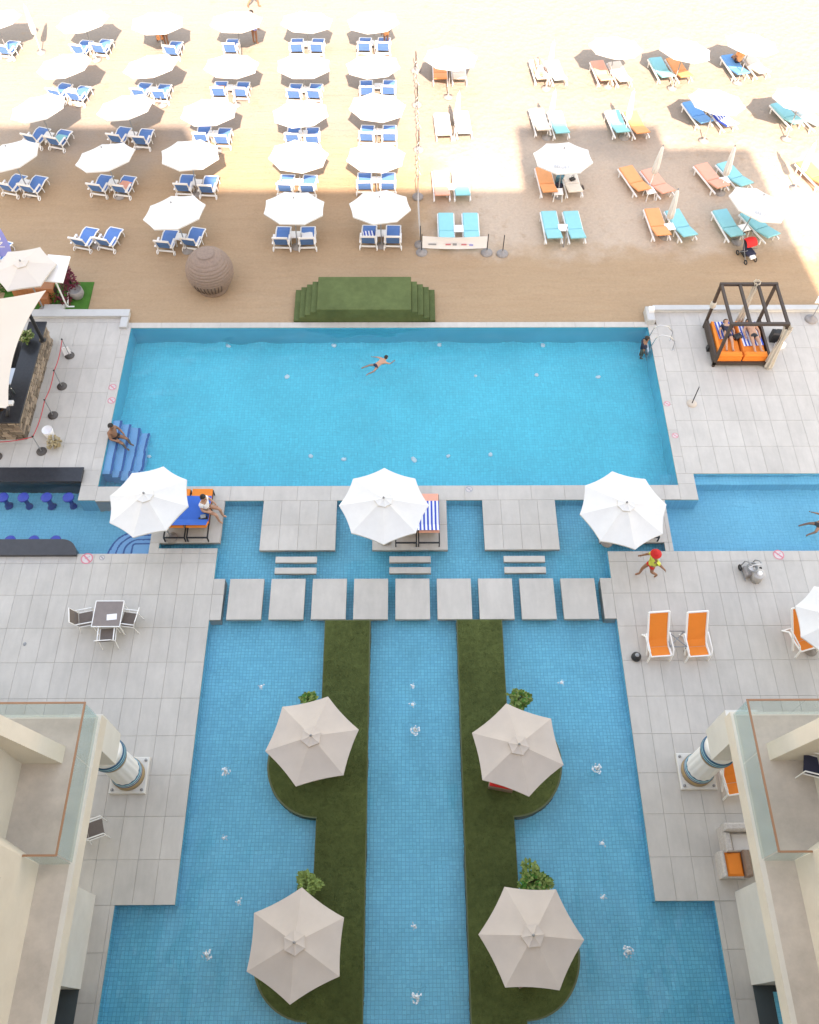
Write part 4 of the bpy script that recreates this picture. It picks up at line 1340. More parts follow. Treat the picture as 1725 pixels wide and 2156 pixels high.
plant('flowering_shrub', 'tall burgundy flowering shrub beside the white panel stand', (*P(145, 592, .5).xy, ZS), .30, 1.3, 420, leafd, .13, cat='shrub', seed=3)
plant('flowering_shrub', 'low burgundy shrub at the foot of the white mast', (*P(131, 620, .2).xy, ZS), .45, .5, 260, leafd, .11, cat='shrub', seed=5, fl=turf_g)
pt = thing('plant_pot', 'round grey pot on the sand at the edge of the turf patch', 'pot', (*P(160, 614, .2).xy, ZS))
MB().lathe([(.2, 0), (.30, .2), (.28, .42), (.24, .44), (.23, .38), (.001, .36)], n=24).build('bowl', concrete, pt)
plant('green_bush', 'green bush at the left edge under the beige parasol', (*P(2, 592, .4).xy, ZS), .42, .9, 420, turf_g, .12, cat='bush', seed=9)
sm = thing('sand_mound', 'grey stone slab on the turf in front of the parapet', 'slab', (*P(112, 648, .1).xy, ZS))
MB().slab(-.42, .42, -.25, .25, .0, .2, .05).build('block', kerbst, sm)

# red pushchair
pc = thing('pushchair', 'red and black pushchair parked on the sand in front of the tilted parasol', 'pushchair', on_sand(1576, 532, .3), rad(20))
for x in (-.24, .24):
    for y in (-.30, .34):
        w_ = MB(); w_.tube([(x, y + .09 * cos(a), .10 + .09 * sin(a)) for a in [2 * pi * k / 12 for k in range(13)]], .025, 6, False)
        w_.build('wheel', black, pc)
    MB().tube([(x, -.30, .12), (x, .10, .55), (x * .9, .45, 1.0)], .015, 6).build('frame_bar', grey, pc)
    MB().tube([(x, .34, .12), (x, -.05, .50), (x, -.15, .62)], .015, 6).build('frame_bar', grey, pc)
MB().tube([(-.216, .45, 1.0), (-.2, .5, 1.04), (.2, .5, 1.04), (.216, .45, 1.0)], .02, 6).build('handle', black, pc)
MB().slab(-.20, .20, -.26, .16, .36, .44, .03).build('seat', navy, pc)
MB().sheet([(-.2, .14, .42), (.2, .14, .42), (.2, .30, .85), (-.2, .30, .85)], .05).build('backrest', navy, pc)
hd = MB(); vs, fs = [], []
for i in range(7):
    a = rad(20 + 130 * i / 6)
    for x in (-.25, -.12, 0, .12, .25):
        r = .36 - .12 * (x / .25) ** 2 * .4
        vs.append((x, .16 - r * cos(a) * .8, .60 + r * sin(a)))
for i in range(6):
    for j in range(4):
        q = i * 5 + j; fs.append((q, q + 1, q + 6, q + 5))
hd.add(vs, fs, True).build('hood', redcl, pc)
MB().slab(-.18, .18, -.05, .28, .14, .26, .03).build('basket', print_k, pc)
MB().slab(-.12, .12, -.40, -.24, .30, .40, .03).build('foot_muff', print_w, pc)

# small things lying about on the sand
def bag(name, label, px, py, z, m, sx=.2, sy=.14, h=.28, hm=None):
    t = thing(name, label, 'bag', (*P(px, py, z + .1).xy, z), random.uniform(-.5, .5))
    MB().slab(-sx, sx, -sy, sy, 0, h, .05).build('body', m, t)
    MB().tube([(-sx * .6, 0, h - .02), (-sx * .4, 0, h + .12), (sx * .4, 0, h + .12), (sx * .6, 0, h - .02)], .012, 5).build('handle', hm or m, t)
    return t


bag('beach_bag', 'teal beach bag under the printed parasol', 1180, 381, ZS, mat('teal_cloth', (.08, .22, .28), .8), .2, .14, .42)
bag('beach_bag', 'dark striped beach bag beside the teal bag', 1177, 393, ZS, navy, .17, .12, .26)
bag('beach_bag', 'small brown bag on the pale lounger under the printed parasol', 1206, 374, .33, print_k, .12, .09, .12)
bag('beach_bag', 'brown bag lying on the sand right of the printed parasol', 1221, 393, ZS, wood, .2, .12, .12)
table(1176, 402, 'white side table in front of the beach bags under the printed parasol')

# white sign on a stand at the right end of the deck, and a post
ss = thing('sign_stand', 'small white sign on a weighted grey stand at the right deck edge', 'sign', (*P(1708, 673, 0).xy, 0))
base_me.build('base', concrete, ss)
MB().tube([(0, 0, .1), (0, 0, 1.2)], .018, 8).build('pole', grey, ss)
MB().box(-.22, .22, -.02, .02, .95, 1.32).build('sign_board', white, ss)
ps = thing('barrier_post', 'single dark rope post with a tan base on the right deck', 'post', (*P(1457, 850, 0).xy, 0))
MB().lathe([(.19, 0), (.19, .03), (.05, .06), (.001, .06)], n=24).build('base', taupe, ps)
MB().tube([(0, 0, .05), (0, 0, .98)], .02, 8).build('pole', black, ps)
MB().sphere((0, 0, 1.0), .035, 10, 6).build('finial', grey, ps)

# ------------------------------------------------------------------ beach bar at the left
bar = thing('beach_bar', 'stone clad beach bar with a black granite counter under the sail', 'bar', (-14.05, 19.4, 0))
def bp(b, name, m, par=None):
    b.v = [(x + 14.05, y - 19.4, z) for x, y, z in b.v]
    return b.build(name, m, par or bar)
bp(MB().box(-14.30, -14.08, 19.48, 24.3, -.4, 1.02), 'side_wall', stone_edge)
bp(MB().box(-20, -14.085, 19.48, 19.70, -.4, 1.02), 'front_wall', stone_edge)
bp(MB().slab(-14.62, -13.92, 19.40, 24.30, 1.04, 1.10, .01), 'counter_top', granite)
bp(MB().slab(-20, -14.625, 19.40, 19.92, 1.04, 1.10, .01), 'counter_top', granite)
bp(MB().box(-20, -14.3, 19.70, 24.5, -.3, .01), 'bar_floor', print_k)
bp(MB().box(-16.0, -15.4, 20.3, 24.2, .01, .92), 'back_bench', steel)
rg = random.Random(21)
STC = {}
def stone_piece(sx, sz, dp):
    k = (round(sx, 1), round(sz, 2), round(dp, 2))
    if k not in STC:
        hx, hz = k[0] / 2 - .006, k[1] / 2 - .006
        b = MB().add([(-hx, 0, -hz), (hx, 0, -hz), (hx, 0, hz), (-hx, 0, hz), (-hx + .012, -k[2], -hz + .012), (hx - .012, -k[2], -hz + .012), (hx - .012, -k[2], hz - .012), (-hx + .012, -k[2], hz - .012)],
                     [(0, 1, 5, 4), (1, 2, 6, 5), (2, 3, 7, 6), (3, 0, 4, 7), (4, 5, 6, 7)])
        STC[k] = b.mesh('cladding_stone', cladding)
    return STC[k]
for row in range(7):
    y = 19.42
    while y < 24.28:
        L = rg.choice((.2, .3, .4, .3)); L = min(L, 24.30 - y)
        if L > .08: link('cladding_stone', stone_piece(L, .145, rg.choice((.05, .06, .07))), bar, (-14.08 + 14.05, y + L / 2 - 19.4, .075 + .147 * row), rad(90))
        y += round(L, 1) if L > .15 else L + .05
    x = -15.6
    while x < -14.06:
        L = min(rg.choice((.2, .3, .4)), -14.04 - x)
        if L > .08: link('cladding_stone', stone_piece(L, .145, rg.choice((.05, .06, .07))), bar, (x + L / 2 + 14.05, 19.48 - 19.4, .075 + .147 * row))
        x += max(L, .1)
# clutter behind and on the bar
def item(name, label, cat, loc, b, m): return tag(b.build(name, m, None, loc), label, cat)
item('ice_box', 'grey metal ice box on the floor behind the bar counter', 'box', (-15.0, 21.9, .012), MB().slab(-.25, .25, -.4, .4, 0, .7, .03), steel)
item('bottle_crate', 'dark crate behind the middle of the bar counter', 'crate', (-15.0, 21.0, .012), MB().slab(-.24, .24, -.3, .3, 0, .45, .02), wood)
item('serving_tray', 'round steel tray at the near corner of the bar counter', 'tray', (-15.3, 19.65, 1.102), MB().lathe([(.001, 0), (.2, 0), (.22, .03), (.215, .032), (.195, .008), (.001, .008)], n=24), steel)
item('napkin_stack', 'stack of white napkins on the bar counter near the corner', 'napkins', (-14.42, 20.25, 1.102), MB().slab(-.12, .12, -.1, .1, 0, .1, .01), print_w)
for k, (x, y, nm) in enumerate(((-14.5, 20.55, 'nearest'), (-14.38, 20.72, 'middle'), (-14.52, 20.9, 'farthest'))):
    t = thing('bottle', f'dark bottle on the bar counter, {nm} of the three', 'bottle', (x, y, 1.102), 0, 'bottles on the bar counter')
    MB().lathe([(.001, 0), (.04, 0), (.04, .18), (.015, .24), (.015, .29)], n=12).build('glass_body', darkin, t)
    MB().lathe([(.018, .29), (.018, .32), (.001, .32)], n=10).build('cap', print_w, t)
plant('potted_flowers', 'cream flowers in a dark pot on the bar counter', (*P(56, 714, 1.25).xy, 1.102), .26, .30, 300, leafm, .10, pot=print_k, potr=.12, poth=.2, cat='flowers', fl=flower, seed=12)
# shade sail on dark masts
C_ = [P(97, 611, 3.3), P(18, 860, 2.8), P(-190, 880, 3.0), P(-160, 640, 3.4)]
sb = MB(); N_ = 16; vs = []
for i in range(N_ + 1):
    for j in range(N_ + 1):
        u, v = i / N_, j / N_
        p = C_[0] * (1 - u) * (1 - v) + C_[1] * u * (1 - v) + C_[2] * u * v + C_[3] * (1 - u) * v
        p.x -= .42 * 4 * u * (1 - u) * (1 - v)
        p.x += .42 * 4 * u * (1 - u) * v
        p.y += .22 * 4 * v * (1 - v) * u - .18 * 4 * v * (1 - v) * (1 - u)
        p.z -= .35 * 16 * u * (1 - u) * v * (1 - v) * .6
        vs.append(p)
fs = [(i * (N_ + 1) + j, (i + 1) * (N_ + 1) + j, (i + 1) * (N_ + 1) + j + 1, i * (N_ + 1) + j + 1) for i in range(N_) for j in range(N_)]
sb.add(vs, fs, True); sb.add([v - Vector((0, 0, .012)) for v in vs], [f[::-1] for f in fs], True)
sail = tag(sb.build('shade_sail', cream_sail), 'cream shade sail stretched over the beach bar', 'shade sail')
for i, (c, lb) in enumerate(((C_[0], 'dark upright sail mast standing on the far end of the bar counter'), (C_[1], 'dark sail mast at the near bar corner under the sail'))):
    t = thing('sail_mast', lb, 'mast', (c.x, c.y, 0), 0, 'dark masts of the shade sail')
    if i == 0:
        q = P(90, 716, 1.1)
        MB().tube([(q.x - c.x, q.y - c.y, 1.10), (q.x - c.x, q.y - c.y, 3.0)], .07, 12).build('pole', black, t)
    else:
        MB().tube([(-1.5, 1.6, 0), (0, 0, c.z + .03)], .06, 12).build('pole', black, t)
    MB().lathe([(.14, 0), (.14, .02), (.06, .03)], ((q.x - c.x, q.y - c.y, 1.101) if i == 0 else (-1.5, 1.6, .012)), 16).build('base_plate', black, t)

# rope barrier of the bar
def mk_stan():
    t = thing('rope_post', 'x', 'post')
    MB().lathe([(.19, 0), (.19, .03), (.06, .06), (.001, .06)], n=24).build('base', mat('iron_base', (.08, .07, .065), .6, .3, 20), t)
    MB().tube([(0, 0, .05), (0, 0, .93)], .017, 8).build('pole', grey, t)
    MB().lathe([(.02, .92), (.035, .94), (.03, .98), (.001, 1.0)], n=10).build('cap', black, t)
    return t


KS = Kind(mk_stan)
SP = []
for (px, py, nm) in ((147, 749, 'farthest from the hotel, beside a small white sign'), (131, 814, 'second from the sand'), (112, 875, 'third from the sand'), (88, 951, 'at the corner'), (-6, 962, 'cut by the left picture edge')):
    p = P(px, py, 0); SP.append(p)
    KS.put((p.x, p.y, 0), 0, f'rope post with a round iron base, {nm}', 'rope posts around the beach bar')
for k in range(4):
    a, b_ = SP[k] + Vector((0, 0, .93)), SP[k + 1] + Vector((0, 0, .93))
    o = MB().tube([a.lerp(b_, i / 16) - Vector((0, 0, .10 * sin(pi * i / 16))) for i in range(17)], .017, 7).build('barrier_rope', redrope)
    tag(o, f'thin red barrier rope, {["stretch nearest the sand", "second stretch from the sand", "stretch before the corner", "stretch in front of the bar"][k]}', 'rope', 'red ropes around the beach bar')
fs_ = thing('floor_sign', 'small white folding sign at the foot of the farthest rope post', 'sign', (*P(141, 741, .1).xy, 0), rad(20))
MB().sheet([(-.15, -.1, 0), (.15, -.1, 0), (.12, 0, .38), (-.12, 0, .38)], .012).build('sign_board', print_w, fs_)
MB().sheet([(.15, .1, 0), (-.15, .1, 0), (-.12, .01, .38), (.12, .01, .38)], .012).build('sign_board', print_w, fs_)
plant('dry_plant', 'straw coloured dry plant standing on the deck by the rope corner', (*P(117, 936, .15).xy, 0), .20, .45, 120, leafy, .12, pot=taupe, potr=.1, poth=.14, seed=15)
wb_ = thing('plastic_chair_shell', 'white moulded seat shell standing on the deck beside the dry plant', 'seat', (*P(102, 910, .2).xy, 0), rad(-30))
MB().lathe([(.12, 0), (.16, .02), (.19, .25), (.20, .36), (.185, .36), (.165, .24), (.001, .2)], n=20).build('shell', print_w, wb_)

# printed round no-diving marks on the deck
def mark(px, py, label, r=.17, col_=print_r):
    p = P(px, py, .004)
    t = thing('deck_sign', label, 'sign', (p.x, p.y, .0035), 0, 'round printed marks on the pool deck')
    MB().disc((0, 0, 0), r, 28).build('sign_disc', mat('faded_print', (.56, .50, .49), .7) if 'faded_print' not in MATS else MATS['faded_print'], t)
    ring = MB(); n = 28
    ring.add([(r * 1.0 * cos(2 * pi * k / n), r * 1.0 * sin(2 * pi * k / n), .003) for k in range(n)] + [(r * .8 * cos(2 * pi * k / n), r * .8 * sin(2 * pi * k / n), .003) for k in range(n)], [(k, (k + 1) % n, n + (k + 1) % n, n + k) for k in range(n)])
    d = r * .82 * .7071; w2 = r * .10
    ring.add([(-d - w2, d - w2, .003), (-d + w2, d + w2, .003), (d + w2, -d + w2, .003), (d - w2, -d - w2, .003)], [(0, 3, 2, 1)])
    ring.build('red_ring', col_, t)
    fg = MB()
    fg.add([(-r * .35, r * .0, .0015), (r * .15, r * .28, .0015), (r * .22, r * .16, .0015), (-r * .28, -r * .14, .0015)], [(0, 3, 2, 1)])
    fg.disc((r * .34, r * .34, .0015), r * .11, 10)
    fg.build('diver_figure', print_g if col_ == print_r else grey, t)


mark(183, 1176, 'red no diving mark beside the rounded bar counter end', .21)
mark(215, 1174, 'small dark depth mark beside the curved corner stairs', .10, grey)
mark(237, 815, 'pink mark on the deck at the left pool edge, farther one', .15)
mark(235, 843, 'pink mark on the deck at the left pool edge, nearer one', .15)
mark(1405, 850, 'small pink mark on the deck at the right pool edge, farther one', .12)
mark(1422, 917, 'small pink mark on the deck at the right pool edge, nearer one', .12)
mark(1640, 1168, 'red no diving mark on the deck below the side pool', .19)
mark(988, 1030, 'grey depth mark on the walkway near the middle parasol', .13, print_g)
dr = tag(MB().lathe([(.06, 0), (.06, .006), (.001, .006)], n=16).build('floor_drain', grey, None, (*P(52, 1356, 0).xy, .001)), 'small round dark drain in the left deck', 'drain')

# ------------------------------------------------------------------ daybeds, cabana and deck furniture
def daybed(label, loc, cl_back, towel, towel_lb):
    """two black framed chaises side by side; head end at +y, raised foot cushions towards the hotel"""
    t = thing('daybed', label, 'daybed', loc, 0, 'double daybeds under the white parasols')
    for s in (-1, 1):
        x0, x1 = sorted((s * .02, s * .77))
        for x in (x0 + .02, x1 - .02):
            MB().box(x - .02, x + .02, -1.0, .95, .24, .30).build('side_rail', black, t)
            for y in (-.98, .2, .92):
                MB().box(x - .02, x + .02, y - .02, y + .02, 0, .24).build('leg', black, t)
        MB().box(x0 + .04, x1 - .04, -1.0, -.96, .245, .295).build('end_rail', black, t)
        MB().box(x0 + .04, x1 - .04, .91, .95, .245, .295).build('end_rail', black, t)
        for k in range(6):
            MB().box(x0 + .04, x1 - .04, -.42 + .22 * k, -.42 + .22 * k + .14, .265, .29).build('slat', wood, t)
        MB().slab(x0 + .02, x1 - .02, -.44, .95, .302, .40, .03).build('mattress', cl_back, t)
        b = MB().slab(x0 + .02, x1 - .02, -.36, 0, .0, .09, .03)
        a = rad(-32)
        b.v = [(x, -.44 + y * cos(a) - z * sin(a), .35 + y * sin(a) + z * cos(a)) for x, y, z in b.v]
        b.build('raised_cushion', cl_back, t)
    if towel:
        b = MB(); vs = []
        for j in range(9):
            for i in range(9):
                x = -.74 + 1.5 * i / 8; y = -.42 + 1.05 * j / 8
                vs.append((x, y, .412 + .012 * mn.noise(Vector((x * 4, y * 4, 1)))))
        fs = [(j * 9 + i, j * 9 + i + 1, (j + 1) * 9 + i + 1, (j + 1) * 9 + i) for j in range(8) for i in range(8)]
        b.add(vs, fs, True)
        # fold over the raised end
        a = rad(-32)
        e0 = [(x, -.36, .455) for x in (-.74, .76)]
        e1 = [(x, -.44 - .40 * cos(a) + .102 * .53, .36 + .40 * .53 + .125) for x in (-.74, .76)]
        b.add(e0 + e1, [(0, 2, 3, 1)])
        o = b.build('towel', towel, None, loc)
        tag(o, towel_lb, 'towel')
    return t


daybed('black framed double daybed with orange cushions under blue towels', (-7.55, 16.05, .002), orange, royal, 'royal blue towel spread over the left daybed')
daybed('black framed double daybed with a striped towel under the middle parasol', (.45, 15.82, .002), salmon, striped, 'blue and white striped towel on the middle daybed')
daybed('black framed double daybed almost hidden by the right parasol', (8.05, 16.0, .002), orange, None, '')
tb = thing('tablet', 'dark tablet with a cable bag lying on the blue towel', 'tablet', (-6.98, 15.72, .425), rad(12))
MB().slab(-.16, .16, -.1, .1, 0, .012, .004).build('body', black, tb)
MB().slab(-.08, .1, .02, .16, .012, .06, .01).build('pouch', print_g, tb)

cb = thing('cabana', 'dark wooden four post cabana frame with cream curtains over two orange beds', 'cabana', (13.22, 23.92, 0))
ax0, ax1, ay0, ay1, zt = -1.05, 1.05, -1.02, 1.02, 2.32
for x in (ax0, ax1):
    for y in (ay0, ay1):
        MB().box(x - .05, x + .05, y - .05, y + .05, 0, zt).build('post', wood, cb)
for y in (ay0, ay1):
    MB().box(ax0 - .06, ax1 + .06, y - .055, y + .055, zt + .002, zt + .11).build('beam', wood, cb)
for x in (ax0, ax0 + .70, ax0 + 1.40, ax1):
    MB().box(x - .05, x + .05, ay0 + .056, ay1 - .056, zt + .004, zt + .10).build('beam', wood, cb)
MB().box(ax0 - .05, ax1 + .05, ay0 - .05, ay1 - .06, .12, .26).build('bed_base', wood, cb)
for x in (ax0, ax1):
    MB().box(x - .045, x + .045, ay0 + .056, ay1 - .056, .27, .50).build('side_board', wood, cb)


def curtain(x, y, r, z0, z1, seed):
    return MB().lathe([(r * .8, z0), (r * 1.1, z0 + .1), (r * .7, (z0 + z1) / 2), (r * .55, z0 + (z1 - z0) * .7), (r, z1)], (x, y, 0), 36, wob=lambda a: 1 + .25 * sin(7 * a + seed))


curt = mat('curtain_cloth', (.66, .60, .52), .85, .05, 3, trans=.2)
curtain(.30, ay1 + .02, .12, .05, 2.5, 1).build('curtain', curt, cb)
curtain(ax1 + .04, ay0 - .06, .15, .03, 2.25, 2).build('curtain', curt, cb)
MB().lathe([(.09, 1.15), (.12, 1.2), (.11, 1.4), (.08, 1.45)], (ax0, ay1, 0), 16).build('curtain_tie', curt, cb)
for s in (-1, 1):
    t = thing('orange_bed', f'orange mattress with bolster in the cabana, {"left" if s < 0 else "right"} one', 'bed', (13.22 + s * .49, 23.88, .262), 0, 'orange beds in the cabana')
    MB().slab(-.46, .46, -.95, .90, 0, .20, .05).build('mattress', orange, t)
    MB().slab(-.45, .45, -.95, -.72, .205, .36, .06).build('bolster', orange, t)
    MB().slab(-.45 if s < 0 else -.46, -.34 if s < 0 else -.40, -.70, .88, .205, .30, .03).build('side_cushion', orange, t)
for k, (x, y, sx, sy, nm) in enumerate(((12.78, 24.35, .34, .45, 'left'), (13.72, 24.15, .40, .62, 'right'))):
    b = MB(); vs = []
    for j in range(7):
        for i in range(7):
            u, v = -sx + 2 * sx * i / 6, -sy + 2 * sy * j / 6
            vs.append((u, v, .012 * mn.noise(Vector((u * 6, v * 6, k)))))
    b.add(vs, [(j * 7 + i, j * 7 + i + 1, (j + 1) * 7 + i + 1, (j + 1) * 7 + i) for j in range(6) for i in range(6)], True)
    tag(b.build('towel', striped, None, (x, y, .482), rad(4)), f'blue and white striped towel on the {nm} cabana bed', 'towel')
bag('beach_bag', 'black bag lying on the left cabana bed', 1554, 707, .47, black, .16, .12, .16)
bag('beach_bag', 'dark bag hanging at the right side of the cabana', 1632, 712, .0, black, .20, .16, .5)
bag('beach_bag', 'pale bag standing on the deck beside the right cabana curtain', 1642, 728, .0, print_w, .18, .12, .3, black)
sh_ = thing('camera_case', 'small black case on the deck left of the cabana', 'case', (*P(1496, 733, .1).xy, 0))
MB().slab(-.14, .14, -.1, .1, 0, .22, .03).build('body', black, sh_)


def deck_lounger(label, loc, rz):
    """white framed sling chair with orange cloth, the seat edge at -y"""
    t = thing('deck_lounger', label, 'lounger', loc, rz, 'white framed orange deck loungers')
    b = MB()
    prof = [(.74, 1.16), (.58, .97), (.36, .70), (.14, .46), (-.06, .34)]
    for (y0, z0), (y1, z1) in zip(prof, prof[1:]):
        b.sheet([(-.29, y1, z1), (.29, y1, z1), (.29, y0, z0), (-.29, y0, z0)], .014)
    b.build('sling', orange, t)
    MB().sheet([(-.29, -.40, .42), (.29, -.40, .42), (.29, -.07, .345), (-.29, -.07, .345)], .02).build('foot_sling', orange, t)
    for s in (-1, 1):
        x = s * .33
        MB().tube([(x, .77, 1.20), (x, .36, .71), (x, .10, .40), (x, -.10, .16), (x, -.20, 0)], .034, 8).build('back_rail', white, t)
        MB().tube([(x, .52, 0), (x, .30, .36), (x, -.10, .36), (x, -.42, .43)], .030, 8).build('side_rail', white, t)
        MB().tube([(x + s * .03, -.40, .42), (x + s * .04, -.44, 0)], .03, 8).build('leg', white, t)
        MB().tube([(x + s * .05, .30, .62), (x + s * .05, -.30, .60), (x + s * .04, -.42, .42)], .024, 8).build('armrest', white, t)
    MB().tube([(-.33, -.42, .42), (.33, -.42, .42)], .026, 8).build('foot_rail', white, t)
    MB().tube([(-.33, .77, 1.20), (.33, .77, 1.20)], .03, 8).build('top_rail', white, t)
    MB().tube([(-.33, .50, .04), (.33, .50, .04)], .022, 8).build('cross_bar', white, t)
    return t


deck_lounger('orange deck lounger beside the black lamp, left of the grey crossed table', (8.14, 11.02, .002), rad(4))
deck_lounger('orange deck lounger right of the grey crossed table', (9.37, 11.02, .002), rad(4))
p = P(1690, 1345, .3)
deck_lounger('orange deck lounger half covered by the parasol at the right edge', (p.x, p.y, .002), rad(16))
p = P(1540, 1642, .4)
deck_lounger('orange deck lounger behind the right painted column under the terrace', (p.x + .1, p.y, .002), rad(8))
xt = thing('crossed_table', 'grey metal side table with crossed top bars between the orange loungers', 'side table', (8.77, 11.2, .002))
for a, b_ in (((-.27, -.27), (.27, -.27)), ((.27, -.27), (.27, .27)), ((.27, .27), (-.27, .27)), ((-.27, .27), (-.27, -.27)), ((-.27, -.27), (.27, .27)), ((-.27, .27), (.27, -.27))):
    MB().tube([(*a, .40), (*b_, .40)], .02, 6).build('top_bar', grey, xt)
for a in (-.27, .27):
    for b_ in (-.27, .27):
        MB().tube([(a, b_, .40), (a, b_, 0)], .018, 6).build('leg', grey, xt)
lp = thing('floor_lamp', 'small round black deck lamp left of the orange loungers', 'lamp', (*P(1340, 1383, .08).xy, .001))
MB().lathe([(.001, .24), (.10, .22), (.15, .14), (.16, .05), (.13, 0)][::-1], n=24).build('lamp_shade', black, lp)
MB().lathe([(.07, .235), (.07, .25), (.001, .25)], n=16).build('lens', grey, lp)

tr = thing('pool_cleaner_trolley', 'grey pool cleaning trolley with a round bucket on the right deck', 'trolley', (*P(1583, 1205, .25).xy, 0), rad(8))
MB().lathe([(.001, .02), (.19, .02), (.21, .40), (.20, .42), (.001, .43)], (.16, -.16, 0), 24).build('bucket', mat('grey_plastic', (.42, .41, .40), .5), tr)
MB().lathe([(.09, .43), (.09, .46), (.001, .47)], (.16, -.16, 0), 14).build('bucket_lid', white, tr)
for x in (-.22, .14):
    MB().tube([(x, .36, .04), (x, .30, .55), (x, .12, .80), (x, -.02, .84)], .022, 8).build('frame_bar', grey, tr)
    MB().tube([(x, .36, .05), (x, -.20, .05)], .022, 8).build('frame_bar', grey, tr)
    w_ = MB(); w_.tube([(x * 1.15, .30 + .09 * cos(a), .10 + .09 * sin(a)) for a in [2 * pi * k / 12 for k in range(13)]], .028, 6, False)
    w_.build('wheel', black, tr)
MB().tube([(-.22, -.02, .84), (.14, -.02, .84)], .022, 8).build('handle', steel, tr)
MB().slab(-.20, .10, -.10, .26, .08, .34, .05).build('pump_housing', mat('pump_grey', (.30, .29, .30), .5), tr)
MB().slab(-.15, .05, -.02, .18, .345, .38, .02).build('pump_cover', print_w, tr)
hs = MB(); hs.tube([(.16 * cos(a) - .05, .05 + .16 * sin(a), .42 + a * .012) for a in [k * .45 for k in range(36)]], .022, 6)
hs.build('hose', grey, tr)
MB().sphere((.30, .06, .36), .05, 10, 6).build('valve', black, tr)


def patio_chair(label, loc, rz, m=brownmesh, grp='brown patio chairs around the square table', fm=None):
    t = thing('patio_chair', label, 'chair', loc, rz, grp)
    fm = fm or white
    MB().sheet([(-.23, -.22, .44), (.23, -.22, .44), (.23, .22, .45), (-.23, .22, .45)], .015).build('seat', m, t)
    MB().sheet([(-.23, -.24, .46), (.23, -.24, .46), (.23, -.38, .90), (-.23, -.38, .90)], .012).build('backrest', m, t)
    for s in (-1, 1):
        x = s * .255
        MB().tube([(x, .24, 0), (x, .24, .42), (x, .24, .64)], .016, 6).build('leg', fm, t)
        MB().tube([(x, -.30, 0), (x, -.22, .44), (x, -.39, .92)], .016, 6).build('leg', fm, t)
        MB().tube([(x, .24, .64), (x, -.28, .65)], .02, 6).build('armrest', fm, t)
        MB().tube([(x, .24, .43), (x, -.22, .43)], .016, 6).build('side_rail', fm, t)
    MB().tube([(-.255, -.39, .92), (.255, -.39, .92)], .018, 6).build('top_rail', fm, t)
    return t


pt_ = P(227, 1292, .73)
pd = thing('patio_table', 'square brown patio table with chairs on the left deck', 'table', (pt_.x, pt_.y, .001), rad(0))
MB().slab(-.44, .44, -.44, .44, .70, .73, .008).build('table_top', tabletop, pd)
for a, b_ in (((-.45, -.45), (.45, -.45)), ((.45, -.45), (.45, .45)), ((.45, .45), (-.45, .45)), ((-.45, .45), (-.45, -.45))):
    MB().tube([(*a, .715), (*b_, .715)], .02, 6).build('edge_rail', white, pd)
for a in (-.42, .42):
    for b_ in (-.42, .42):
        MB().tube([(a, b_, .70), (a, b_, 0)], .02, 8).build('leg', white, pd)
patio_chair('brown patio chair at the left side of the square table', (pt_.x - .78, pt_.y - .05, .001), rad(-78))
patio_chair('brown patio chair at the near side of the square table', (pt_.x + .02, pt_.y - .62, .001), rad(4))
patio_chair('brown patio chair at the right side of the square table', (pt_.x + .62, pt_.y - .08, .001), rad(82))
mag = thing('menu_stand', 'white folded menu lying on the square patio table', 'menu', (pt_.x + .15, pt_.y - .12, .732), rad(6))
MB().sheet([(-.16, -.1, .0), (.16, -.1, .0), (.16, .1, .012), (-.16, .1, .012)], .004).build('cover', print_w, mag)
p = P(200, 1745, .5)
patio_chair('brown patio chair peeking out from under the left terrace', (p.x, p.y, .001), rad(-70), grp=None)
p = P(1712, 1612, 5.45)
patio_chair('navy chair with a white frame on the right terrace', (p.x, p.y, 5.005), rad(75), navy, None)

# lounge furniture under the right terrace
so_ = thing('wicker_sofa', 'grey wicker sofa half hidden under the right terrace', 'sofa', (*P(1552, 1768, .35).xy, .001))
MB().slab(-.42, .9, -.36, .36, 0, .36, .04).build('seat_base', wickergrey, so_)
MB().slab(-.42, .9, .18, .40, .36, .74, .05).build('backrest', wickergrey, so_)
MB().slab(-.42, -.24, -.36, .17, .362, .60, .04).build('armrest', wickergrey, so_)
MB().slab(-.22, .88, -.34, .16, .363, .47, .04).build('seat_cushion', mat('pale_cushion', (.60, .57, .54), .85, .04), so_)
ac = thing('wicker_armchair', 'grey wicker armchair with an orange cushion at the foot of the sofa', 'armchair', (*P(1543, 1822, .3).xy, .001))
MB().slab(-.36, .42, -.34, .36, 0, .32, .04).build('seat_base', wickergrey, ac)
MB().slab(-.36, -.24, -.34, .36, .322, .52, .04).build('armrest', wickergrey, ac)
MB().slab(.26, .42, -.34, .36, .322, .66, .04).build('backrest', wicker, ac)
MB().slab(-.22, .24, -.30, .32, .324, .46, .05).build('seat_cushion', orange, ac)
